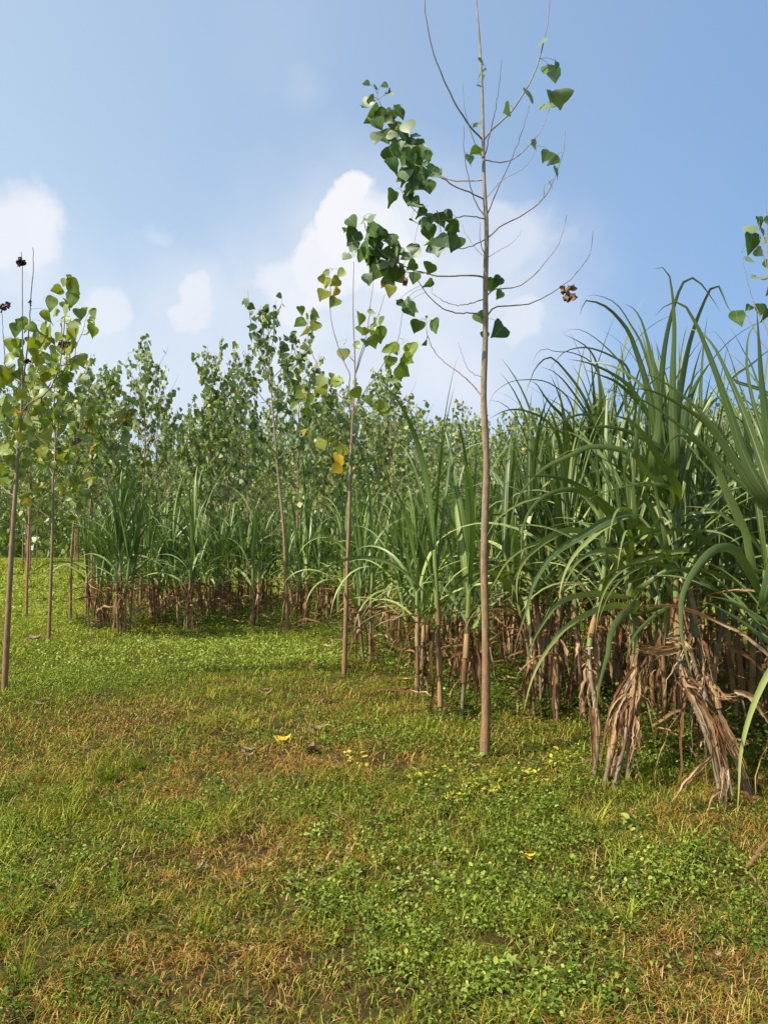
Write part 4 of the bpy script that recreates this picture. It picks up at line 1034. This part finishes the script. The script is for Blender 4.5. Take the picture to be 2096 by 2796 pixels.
for key in 'ABCD':
    r_ = np.random.RandomState(ord(key)); Y = dep[key]
    b0 = S(*stems[key][0][0], Y); b0 = onground(b0[0], b0[1])
    root = empty('sugarcane_clump', b0); tag(root, labs[key], 'sugarcane')
    sts = []
    for i, sp in enumerate(stems[key]):
        jit = (i - 1) * .07
        pts = np.array([S(a, b, Y + jit + (.1 * k if key != 'C' else .02 * k)) for k, (a, b) in enumerate(sp)])
        pts[0] = onground(pts[0][0], pts[0][1]) - [0, 0, .03]
        c = catmull(pts, 30); rr = np.linspace(.0155, .012, 30); rr[::3] *= 1.14
        st = MB(); tube(st, c - b0, rr, 9, r=r_.rand())
        so = st.build('cane_stalk', M_STALK, root); sts.append((so, c))
    greens = [MB() for _ in sts]; drys = [MB() for _ in sts]
    def nearest(p):
        best = min(range(len(sts)), key=lambda k: np.min(np.linalg.norm(sts[k][1][14:] - p, axis=1)))
        c = sts[best][1][14:]; return best, c[int(np.argmin(np.linalg.norm(c - p, axis=1)))]
    for (pl, w, y0, y1, yel_lit, lit_tone) in hero[key]:
        n = len(pl); pts = [S(a, b, y0 + (y1 - y0) * (k / (n - 1))) for k, (a, b) in enumerate(pl)]
        k, root_p = nearest(pts[0])
        if np.linalg.norm(root_p - pts[0]) > .04: pts = [root_p] + pts
        pts = np.array(pts); c = catmull(pts, 25); t = unit(np.gradient(c, axis=0))
        wv = np.cross(t, np.array([0.05, 1., 0])) + np.array([0, 1, .1]) * r_.uniform(-.3, .3)
        wv *= np.where(wv[:, [2]].mean() > 0, -1, 1)
        # keep the upper side of the blade upward
        nn = np.cross(t, unit(wv))
        if nn[:, 2].mean() < 0: wv = -wv
        blade(greens[k], c - b0, w * {'A': 1.15, 'B': 1.0, 'C': .88, 'D': 1.1}[key], wv, 24, r=lit_tone, a=yel_lit + (.12 if (key == 'A' and lit_tone > .55) else 0), keel=.16, twist=r_.uniform(-.35, .35), rag=.07, rng=r_)  # sunlight painted into the colour: drooping blades paler, others darker
    for (pl, w, y0, y1) in hero_dry[key]:
        n = len(pl); pts = np.array([S(a, b, y0 + (y1 - y0) * (k / (n - 1))) for k, (a, b) in enumerate(pl)])
        c = catmull(pts, 21) + r_.randn(21, 3) * .0015; t = unit(np.gradient(c, axis=0))
        c[:, 2] = np.maximum(c[:, 2], height(c[:, 0], c[:, 1]) + .01)
        k = min(range(len(sts)), key=lambda q: np.min(np.linalg.norm(sts[q][1] - pts[0], axis=1)))
        side = unit(np.cross(t, [0, 1., 0]))
        for rep in range(2 if w < .025 else 8):
            off = side * w * r_.uniform(-.5, .5) + np.array([0, 1, 0]) * r_.uniform(-.03, .03) if rep else 0
            cut = 21 if rep == 0 else r_.randint(12, 22)
            cc = (c - b0 + off)[:cut] + (np.cumsum(r_.randn(cut, 3) * .0022, 0) + np.sin(np.linspace(0, r_.uniform(3, 9), cut))[:, None] * r_.randn(3) * .004) * (1 if w > .025 else .4)
            blade(drys[k], cc, max(.007, w * r_.uniform(.14, .42)) if w > .025 else w, np.cross(t[:cut], [0, 1., 0]), cut - 1, r=r_.uniform(.0, 1.), keel=.3, twist=r_.uniform(-2.4, 2.4), rag=.2, rng=r_, prof='x')
    # procedural fill on every stem
    for k, (so, c) in enumerate(sts):
        topk = c - b0
        tube(greens[k], topk[15:], np.linspace(.021, .017, 15), 8, r=.8, a=.1)
        for i in range(9 if key != 'D' else 10):
            tt_ = i / 8; z = topk[int(18 + 11 * min(1, tt_))]
            az = r_.rand() * 6.28
            if key == 'C' or key == 'B': az = r_.uniform(-.6, 2.6)
            if tt_ > .6: th0, th1, p = R(r_.uniform(2, 14)), R(r_.uniform(15, 110)), 2.4
            else: th0, th1, p = R(r_.uniform(15, 45)), R(r_.uniform(100, 165)), 1.6
            pts, w = arch(z, az, th0, th1, r_.uniform(1.0, 1.5), p, 14, wander=r_.randn() * .3)
            blade(greens[k], pts, r_.uniform(.034, .052), w, 14, r=r_.rand(), a=.1 * r_.rand(), keel=.16, twist=r_.randn() * .8, rng=r_)
        for i in range(4):
            z = topk[r_.randint(9, 20)]
            pts, w = arch(z, r_.rand() * 6.28, R(r_.uniform(30, 120)), R(r_.uniform(168, 186)), min(r_.uniform(.25, .7), z[2] + .2), .25, 12, wander=r_.randn())
            pts = pts + r_.randn(*pts.shape) * .008; pts[:, :2] = z[:2] + (pts[:, :2] - z[:2]) * .6
            blade(drys[k], pts, r_.uniform(.014, .034), w, 12, r=r_.rand(), keel=.35, twist=r_.randn() * 2, rag=.25, rng=r_, prof='x')
        for i in range(26 if key in 'AB' else 10):         # curled scraps caught on the stem
            z = topk[r_.randint(12, 21)] + r_.randn(3) * .05; m_ = 9; d1 = unit(r_.randn(3)); d2 = unit(np.cross(d1, r_.randn(3))); th = np.linspace(0, r_.uniform(2, 6), m_); rd = r_.uniform(.015, .05) * np.linspace(1, .5, m_)
            pts = z + np.outer(np.cos(th) * rd, d1) + np.outer(np.sin(th) * rd, d2) - np.outer(np.linspace(0, r_.uniform(0, .12), m_), [0, 0, 1])
            blade(drys[k], pts, r_.uniform(.006, .018), np.cross(d1, d2), m_ - 1, r=r_.rand(), keel=.3, twist=r_.randn(), rag=.3, rng=r_, prof='x')
        for i in range(16 if key in 'AB' else 6):         # thin threads hanging from the sheaths
            z = topk[r_.randint(6, 20)]
            pts, w_ = arch(z, r_.rand() * 6.28, R(r_.uniform(40, 130)), R(r_.uniform(160, 190)), min(r_.uniform(.15, .6), z[2] + .1), .4, 10, wander=r_.randn() * 2)
            blade(drys[k], pts + r_.randn(*pts.shape) * .005, r_.uniform(.004, .01), w_, 10, r=r_.rand(), keel=.3, prof='x')
        for i in range(3):
            q = r_.randint(2, 18); tube(drys[k], topk[q:q + 4] + r_.randn(3) * .004, [.021, .024, .022, .018], 7, r=.4 + .5 * r_.rand(), cap=False)
        greens[k].build('green_leaves', M_CANE, so); drys[k].build('dry_leaves', M_DRY, so)

# ------------------------------------------------------------------ grass and ground cover
def gauss(x, y, cx, cy, sx, sy): return np.exp(-((x - cx) / sx) ** 2 - ((y - cy) / sy) ** 2)
def gpatch(dx, dy, sx, sy):
    p = G(dx, dy); return p[0], p[1], sx, sy
WEEDP = [gpatch(1180, 1900, 1.1, .75), gpatch(850, 2150, .5, .3), gpatch(1050, 2080, .5, .3), gpatch(650, 1740, .35, .35), gpatch(700, 1840, .25, .2), gpatch(900, 1580, .9, .5), gpatch(1080, 1700, .6, .4),
         gpatch(500, 1560, .5, .5), gpatch(100, 1470, 1.6, .8), gpatch(350, 1420, 1.6, 1.0), gpatch(600, 1400, 1.5, 1.1), gpatch(760, 1420, .8, .8), gpatch(60, 1850, .5, .4), gpatch(1400, 1650, .6, .3), gpatch(1200, 1500, 1, .8), gpatch(700, 1960, .3, .3)]
DRYP = [gpatch(560, 2080, .5, .45), gpatch(620, 1850, .35, .5), gpatch(680, 1640, .8, .45), gpatch(1500, 2080, .6, .4), gpatch(1560, 1800, .5, .4), gpatch(420, 1880, .45, .3), gpatch(300, 1560, 1.4, .5), gpatch(1130, 1680, .5, .25)]
def weedness(x, y):
    w = vnoise(x, y, .55, 8) * .55 + vnoise(x, y, 1.7, 9) * .35
    for c in WEEDP: w = w + .75 * gauss(x, y, *c)
    for c in DRYP: w = w - .35 * gauss(x, y, *c)
    return w
def dryness(x, y):
    d = vnoise(x, y, .45, 12) * .5 + vnoise(x, y, 1.3, 13) * .45
    for c in DRYP: d = d + .38 * gauss(x, y, *c)
    for c in WEEDP: d = d - .28 * gauss(x, y, *c)
    d = d - .38 * np.clip((y - 7.5) / 3, 0, 1)
    return d
def scatter(rng, y0, y1, dens, margin=1.12):
    side = 1.5                                   # cover a strip beyond both edges of the view as well
    n = int(dens * (y1 - y0) * 2 * (.5 * margin * y1 + side))
    y = rng.uniform(y0, y1, n); x = rng.uniform(-1, 1, n) * (.5 * margin * y1 + side)
    k = np.abs(x) < .5 * margin * y + side
    return x[k], y[k]
def grass():
    r_ = np.random.RandomState(5); mb = MB()
    for (y0, y1, dens, wd, ln) in [(1.0, 1.9, 5000, .0022, .042), (1.9, 3.2, 10000, .0022, .048), (3.2, 5.2, 7500, .0026, .052), (5.2, 8.5, 3400, .0038, .052), (8.5, 14, 1300, .006, .062), (14, 24, 260, .013, .09), (24, 44, 55, .028, .13)]:
        x, y = scatter(r_, y0, y1, dens, 1.25); n = len(x)
        z = height(x, y); dr = dryness(x, y)
        keep = r_.rand(n) < np.clip(.12 + 2.6 * (vnoise(x, y, .13, 20) - .32) + .4 * vnoise(x, y, .4, 21) - .3 * (weedness(x, y) > .95), .30, 1)
        x, y, z, dr = x[keep], y[keep], z[keep], dr[keep]; n = len(x)
        tall = .75 + 1.0 * np.clip((vnoise(x, y, .5, 22) - .6) * 3, 0, 1) + .6 * vnoise(x, y, .2, 23)
        L = ln * r_.uniform(.4, 1.35, n) * tall
        isdry = (dr + r_.randn(n) * .34) > .63
        az = r_.uniform(0, 6.283, n); le = r_.uniform(.35, 1.6, n)
        le = np.where(isdry, np.minimum(le + .35, 1.5), le)
        d = np.stack([np.cos(az), np.sin(az)], 1)
        w = wd * r_.uniform(.6, 1.5, n)
        side = np.stack([-d[:, 1], d[:, 0], np.zeros(n)], 1) * (w / 2)[:, None]
        p0 = np.stack([x, y, z - .004 + .02 * r_.rand(n) * (y < 14)], 1)
        h1 = .45 * L; p1 = p0 + np.stack([d[:, 0] * h1 * np.sin(le * .6), d[:, 1] * h1 * np.sin(le * .6), h1 * np.cos(le * .6)], 1)
        p2 = p1 + np.stack([d[:, 0] * h1 * np.sin(le * 1.2), d[:, 1] * h1 * np.sin(le * 1.2), h1 * np.cos(le * 1.2)], 1)
        p3 = p2 + np.stack([d[:, 0] * h1 * np.sin(le * 1.5) * .6, d[:, 1] * h1 * np.sin(le * 1.5) * .6, h1 * .6 * np.cos(le * 1.6)], 1)
        v = np.stack([p0 - side, p0 + side, p1 - side, p1 + side, p2 - side * .7, p2 + side * .7, p3], 1)
        base = (np.arange(n) * 7)[:, None]
        q = np.array([[0, 1, 3, 2], [2, 3, 5, 4]]); t3 = np.array([[4, 5, 6]])
        f4 = (base[:, :, None] + q[None]).reshape(-1, 4); f3 = (base[:, :, None] + t3[None]).reshape(-1, 3)
        tt = np.zeros((n, 7, 4)); tt[..., 0] = r_.rand(n)[:, None]; tt[..., 3] = np.where(isdry, 1., 0.)[:, None]
        b0 = mb.n; mb.v.append(v.reshape(-1, 3).astype(np.float32)); mb.t.append(tt.reshape(-1, 4).astype(np.float32)); mb.f.append(f4 + b0); mb.f.append(f3 + b0); mb.n += n * 7
    o = mb.build('grass', M_GRASS); tag(o, 'short mixed green and dry brown grass covering the open ground', 'grass', kind='stuff')
grass()
OV = np.array([(0, 0, 0), (.30, .3, .10), (0, .4, 0), (-.30, .3, .10), (.22, .72, .08), (0, 1., -.08), (-.22, .72, .08)])
OVAL = (OV, np.array([(0, 1, 4, 2), (0, 2, 6, 3), (2, 4, 5, 6)]), np.array([.5, 1, .5, 0, .8, .5, .2]), OV[:, 1])
def sprig_leaves(mb, cx, cy, cz, rng, n, spread, hgt, size, a=0., bright=None):
    """many little plants at once: cx.. arrays; each gets n leaves on a low dome"""
    N = len(cx); k = n
    az = rng.uniform(0, 6.283, (N, k)); rr = np.sqrt(rng.rand(N, k)); sp = np.broadcast_to(spread, (N,))[:, None]; hg = np.broadcast_to(hgt, (N,))[:, None]
    x = cx[:, None] + np.cos(az) * rr * sp; y = cy[:, None] + np.sin(az) * rr * sp
    z = cz[:, None] + hg * (1 - .7 * rr ** 2) * rng.uniform(.35, 1.1, (N, k)) + .004
    az2 = az + rng.randn(N, k) * .8; el = rng.uniform(-.5, .8, (N, k))
    tip = np.stack([np.cos(az2) * np.cos(el), np.sin(az2) * np.cos(el), np.sin(el)], -1).reshape(-1, 3)
    up = np.array([0, 0, 1.]) + rng.randn(N * k, 3) * .55; nrm = unit(up - tip * np.sum(up * tip, 1, keepdims=True)); side = np.cross(tip, nrm)
    s = (np.broadcast_to(size, (N,))[:, None] * rng.uniform(.6, 1.3, (N, k))).reshape(-1)
    M = np.stack([side, tip, nrm], 1) * s[:, None, None]
    br = rng.rand(N * k) if bright is None else np.clip(np.repeat(bright, k) + rng.randn(N * k) * .3, 0, 1)
    stamp(mb, *OVAL, M, np.stack([x, y, z], -1).reshape(-1, 3), br, np.full(N * k, a))
def cover():
    r_ = np.random.RandomState(15); mb = MB()
    for (y0, y1, dens, k, sp, hg, sz) in [(1.0, 1.9, 300, 15, .05, .05, .016), (1.9, 3.4, 470, 16, .055, .075, .0165), (3.4, 5.6, 370, 15, .06, .07, .017), (5.6, 8.5, 260, 14, .07, .05, .018), (8.5, 14, 110, 15, .10, .07, .027), (14, 24, 20, 14, .2, .11, .06)]:
        x, y = scatter(r_, y0, y1, dens, 1.22)
        wv = weedness(x, y); keep = r_.rand(len(x)) < np.clip((wv - .42) * 1.5, .22, 1) * (.35 + 1.1 * (vnoise(x, y, .22, 31) > .45))
        x, y, wv = x[keep], y[keep], wv[keep]; n = len(x)
        sprig_leaves(mb, x, y, height(x, y), r_, k, sp * r_.uniform(.6, 1.3, n), hg * r_.uniform(.5, 1.5, n), sz * r_.uniform(.7, 1.35, n), 0., np.clip(.12 + .45 * (wv - .5) + .6 * np.clip((y - 8) / 2.5, 0, 1), 0, .8))
    o = mb.build('ground_cover', M_WEED); tag(o, 'low creeping broad-leaved weeds spread through the grass', 'weeds', kind='stuff')
cover()
# dense undergrowth beneath the cane
def under():
    r_ = np.random.RandomState(16); mb = MB(); n = 9000
    x = r_.uniform(-5, 6, n); ey = edge_y(x); y = ey + r_.uniform(-.3, 3.5, n)
    keep = np.abs(x) < y * .62; x, y = x[keep], y[keep]; n = len(x)
    sprig_leaves(mb, x, y, height(x, y), r_, 12, .09 * r_.uniform(.6, 1.3, n), .22 * r_.uniform(.3, 1.7, n), .028 * r_.uniform(.6, 1.3, n), 0., np.full(n, .05))
    tag(mb.build('undergrowth', M_WEED), 'green undergrowth filling the ground beneath the sugarcane', 'weeds', kind='stuff')
    mb = MB(); n = 1700; x = r_.uniform(-5, 6, n); y = edge_y(x) + r_.uniform(-.25, 4.0, n); keep = np.abs(x) < y * .62; x, y = x[keep], y[keep]
    for i in range(len(x)):
        L = r_.uniform(.2, .75); az = r_.rand() * 6.28; z0 = float(height(x[i], y[i]))
        if r_.rand() < .6: pts, w = arch(np.array([x[i], y[i], z0 + .03]), az, R(r_.uniform(60, 90)), R(r_.uniform(88, 100)), L, 1, 6, wander=r_.randn())
        else: pts, w = arch(np.array([x[i], y[i], z0]), az, R(r_.uniform(5, 45)), R(r_.uniform(60, 150)), L, 1.3, 6, wander=r_.randn())
        pts = pts + r_.randn(7, 3) * .01; pts[:, 2] = np.maximum(pts[:, 2], z0 + .01)
        blade(mb, pts, r_.uniform(.012, .032), w, 6, r=r_.rand() * .85, keel=.3, twist=r_.randn() * 1.5, rag=.4, rng=r_, prof='x')
    tag(mb.build('cane_trash', M_DRY), 'brown dead cane leaves littering the ground under the cane', 'dry leaves', kind='stuff')
under()

# ------------------------------------------------------------------ single plants and litter
def weed_plant(dx, dy, label, size, n, a, group=None, hgt=.07, lsz=.028, cat='weed'):
    p = G(dx, dy); r_ = np.random.RandomState(int(dx * 7 + dy)); root = empty('weed_plant', p); tag(root, label, cat, group)
    mb = MB(); sprig_leaves(mb, np.zeros(1), np.zeros(1), np.zeros(1), r_, n, size, hgt, lsz, a, np.array([.75]))
    mb.build('leaves', M_WEED, root)
    st = MB()
    for i in range(5):
        az = r_.rand() * 6.28; pts = np.array([[0, 0, -.01], [math.cos(az) * size * .35, math.sin(az) * size * .35, hgt * .6], [math.cos(az) * size * .8, math.sin(az) * size * .8, hgt * .7]])
        tube(st, catmull(pts, 6), .0016, 4, r=.3)
    st.build('stems', M_WEED, root)
yl = [(905,1690),(900,1712),(960,1680),(965,1738),(985,1728),(1010,1706),(1058,1722),(1125,1678),(1160,1690),(1215,1640),(1200,1660),(1238,1650),(760,1640),(775,1655)]
for i, (x, y) in enumerate(yl):
    where = 'in the grass left of the middle trunk' if x < 850 else ('in the scattered patch in front of the middle trunk' if x < 1100 else 'between the middle trunk and the foreground cane')
    weed_plant(x, y, 'small weed with bright yellow leaves ' + where, .065, 16, 1., 'yellow weeds ' + where, .07, .034)
weed_plant(690, 1828, 'round bright green leafy weed in the bare middle of the grass', .13, 60, 0, hgt=.09, lsz=.026)
weed_plant(1012, 1648, 'broad-leaved green weed just left in front of the middle trunk', .09, 26, 0, hgt=.10, lsz=.04)
weed_plant(1060, 1700, 'pale green weed beside the yellow weeds right below the trunk', .08, 24, 0, hgt=.09, lsz=.04)
weed_plant(640, 1735, 'leafy green weed above the round one, nearer the trunk base', .15, 60, 0, hgt=.08, lsz=.024)
weed_plant(1120, 2150, 'large-leaved bright green weed at the bottom edge of the photo', .14, 70, 0, hgt=.09, lsz=.036)
weed_plant(1380, 1800, 'single broad-leaved weed in front of the foreground cane', .07, 18, 0, hgt=.09, lsz=.04)
weed_plant(940, 1930, 'leafy green weed low in the centre of the foreground grass', .15, 70, 0, hgt=.08, lsz=.026)
def tuft(dx, dy, label, n, L, w, lean=.9, dark=.3):
    p = G(dx, dy); r_ = np.random.RandomState(int(dx + dy * 3)); mb = MB()
    for i in range(n):
        pts, wv = arch(np.array([r_.randn() * .02, r_.randn() * .02, -.01]), r_.rand() * 6.28, R(r_.uniform(5, 40)), R(r_.uniform(50, 110)) * lean, L * r_.uniform(.5, 1.1), 1.2, 7)
        blade(mb, pts, w * r_.uniform(.7, 1.2), wv, 7, r=dark + .3 * r_.rand(), keel=.2, rng=r_)
    o = mb.build('grass_tuft', M_GRASS); o.location = tuple(p); tag(o, label, 'grass tuft')
tuft(150, 1735, 'spreading tuft of long pale green grass blades on the left', 30, .22, .005, dark=.3)
tuft(230, 1690, 'dark green grass tuft right of the pale spreading one', 60, .16, .006, dark=.0)
tuft(300, 1665, 'dark green low tuft further right, near the middle of the left grass', 60, .15, .006, dark=.0)
tuft(268, 1925, 'small upright tuft with one broad dark green blade', 9, .17, .015, .6, dark=.1)
tuft(25, 2000, 'loose grass tuft at the lower left edge', 26, .2, .005, dark=.25)
tuft(40, 2130, 'long bladed grass tuft in the bottom left corner', 26, .22, .005, dark=.25)
tuft(1350, 2000, 'fine grass tuft low on the right foreground', 30, .2, .004, dark=.6)
tuft(1480, 1830, 'fine dry-looking grass tuft before the leaning cane clump', 34, .24, .004, dark=.8)
tuft(1290, 1790, 'wispy grass tuft in front of the tan-sheathed cane stems', 34, .22, .004, dark=.7)
tuft(440, 2020, 'low green grass tuft in the lower centre left of the photo', 36, .14, .006, dark=.4)

def fallen(dx, dy, label, mat, size, name='fallen_leaf', cat='fallen leaf', group=None, rot=None, narrow=1.):
    p = G(dx, dy); r_ = np.random.RandomState(int(dx * 3 + dy * 5)); mb = MB(); n = 9
    s = np.linspace(0, 1, n); az = r_.rand() * 6.28 if rot is None else rot
    pts = np.stack([(s - .5) * size * math.cos(az), (s - .5) * size * math.sin(az), .016 + .9 * size * (s - .5) ** 2 + .15 * size * r_.rand() * s ** 2], 1)
    pts += r_.randn(n, 3) * size * .015
    for q in range(2):
        blade(mb, pts + r_.randn(3) * size * .05, size * .62 * narrow * (1 - .3 * q), (-math.sin(az), math.cos(az), .3 * r_.randn()), n - 1, r=r_.rand(), keel=.28 * (1 if q else -1), prof='x', rag=.4, rng=r_)
    o = mb.build(name, mat); o.location = tuple(p + [0, 0, .012]); tag(o, label, cat, group)
fallen(610, 1607, 'bright yellow fallen leaf in the grass left of the middle trunk', M_LIT_YEL, .12, rot=.1, narrow=.7)
fallen(525, 1925, 'pale tan curled dry leaf on bare soil in the lower left foreground', M_LIT_TAN, .085, rot=.2)
fallen(540, 1632, 'whitish dry leaf lying left of the yellow fallen leaf', M_LIT_TAN, .10, rot=.05)
fallen(873, 1475, 'pale yellow-green fallen leaf between the thin sapling and the two-stemmed cane', M_LIT_YEL, .14, rot=.0)
fallen(675, 1628, 'upright curled dark brown dead leaf right of the whitish leaf', M_LIT_BROWN, .12, rot=1.4)
fallen(97, 1522, 'grey-brown dead leaf near the foot of the left edge sapling', M_LIT_TAN, .12, rot=.3)
fallen(690, 1582, 'flat pale dead leaf in the dry patch in mid grass', M_LIT_TAN, .13, rot=.2)
fallen(428, 1890, 'narrow pale dry blade standing up in the left foreground', M_LIT_TAN, .09, rot=1.3, narrow=.3)
fallen(575, 1500, 'small pale dead leaf far out in the grass toward the forked sapling', M_LIT_TAN, .12, rot=.1)
fallen(1020, 1665, 'pinkish dead leaf at the foot of the middle trunk', M_LIT_TAN, .07, rot=.1)
fallen(118, 1925, 'dry brown leaf in the grass near the left edge foreground', M_LIT_BROWN, .08, rot=.5)
fallen(1145, 1862, 'tiny yellow leaf among the green weeds in the right foreground', M_LIT_YEL, .05, rot=.1)
fallen(75, 1385, 'pale dead leaf far off beside the second sapling from the left', M_LIT_TAN, .16, rot=.1)
rl = np.random.RandomState(44)
for i in range(14):
    x = rl.uniform(30, 1640); y = 1450 + 740 * rl.rand() ** 1.3
    if x > 1250 and y < 1760: y += 330
    left = 'left half' if x < 829 else 'right half'; near_ = 'near the camera' if y > 1800 else 'in the middle distance'
    lab = 'small brown dead leaf in the grass, %s of the photo %s' % (left, near_)
    fallen(x, min(y, 2190), lab, M_LIT_BROWN if rl.rand() < .55 else M_LIT_TAN, rl.uniform(.025, .05), group='scattered dead leaves, ' + left + ' ' + near_)
# sticks and dead cane blades on the ground
def stick(pts, rad, label, mat, cat='stick', name='stick', group=None):
    w = [G(a, b) + [0, 0, h] for a, b, h in pts]; b0 = w[0]; mb = MB(); c = catmull(np.array(w) - b0, 12)
    c[1:-1] += np.random.RandomState(int(pts[0][0])).randn(10, 3) * rad * .5
    tube(mb, c, np.linspace(rad, rad * .5, 12), 6, r=.3, a=.6); o = mb.build(name, mat); o.location = tuple(b0); tag(o, label, cat, group)
stick([(715, 1768, .03), (735, 1782, .04), (760, 1800, .02)], .006, 'dark dead stick lying below the round green weed', M_BARK)
stick([(1490, 2120, .02), (1500, 2040, .05), (1492, 1990, .06)], .0035, 'thin straw-coloured stem in the lower right foreground', M_DRY)
def dead_blade(pts, w, label):
    q = np.array([G(a, b) + [0, 0, h] for a, b, h in pts]); b0 = q[0]; mb = MB(); c = catmull(q - b0, 14)
    r_ = np.random.RandomState(int(pts[0][0])); t = unit(np.gradient(c, axis=0))
    blade(mb, c, w, np.cross(t, [0, 0, 1.]), 13, r=.4, keel=.25, twist=.8, rag=.2, rng=r_, prof='x')
    o = mb.build('dead_cane_leaf', M_DRY); o.location = tuple(b0); tag(o, label, 'dry leaf')
dead_blade([(1605, 1893, .02), (1632, 1868, .05), (1668, 1842, .09)], .015, 'dark dry cane leaf poking in from the right edge')
dead_blade([(1620, 1900, .03), (1645, 1935, .03), (1690, 1990, .03)], .013, 'straight tan dead cane leaf on the grass at the right edge')
dead_blade([(1600, 1920, .02), (1540, 1932, .02), (1490, 1945, .02)], .012, 'thin dead cane leaf lying left to right near the right edge')
dead_blade([(1640, 1950, .03), (1665, 1975, .03), (1700, 2010, .03)], .028, 'broad brown dead cane leaf low at the right edge')
def clod(dx, dy, s, label):
    p = G(dx, dy); r_ = np.random.RandomState(int(dx)); n, m = 7, 10; v = []
    for i in range(n):
        th = math.pi * i / (n - 1)
        for j in range(m):
            ph = 6.283 * j / m; k = s * (1 + .35 * (r_.rand() - .5)); v.append((k * math.sin(th) * math.cos(ph), k * math.sin(th) * math.sin(ph), k * .55 * math.cos(th)))
    f = [(i * m + j, (i + 1) * m + j, (i + 1) * m + (j + 1) % m, i * m + (j + 1) % m) for i in range(n - 1) for j in range(m)]
    mb = MB(); mb.add(np.array(v), np.array(f), np.zeros((len(v), 4))); o = mb.build('clod', M_CLOD, smooth=False); o.location = tuple(p + [0, 0, s * .3]); tag(o, label, 'clod of earth')
clod(692, 1882, .028, 'pinkish clod of earth in the grass right of the tan curled leaf')
clod(935, 1722, .03, 'pale clod of earth among the yellow weeds')
clod(945, 1868, .022, 'small earth clod in the central foreground weeds')
print('objects', len(bpy.data.objects))
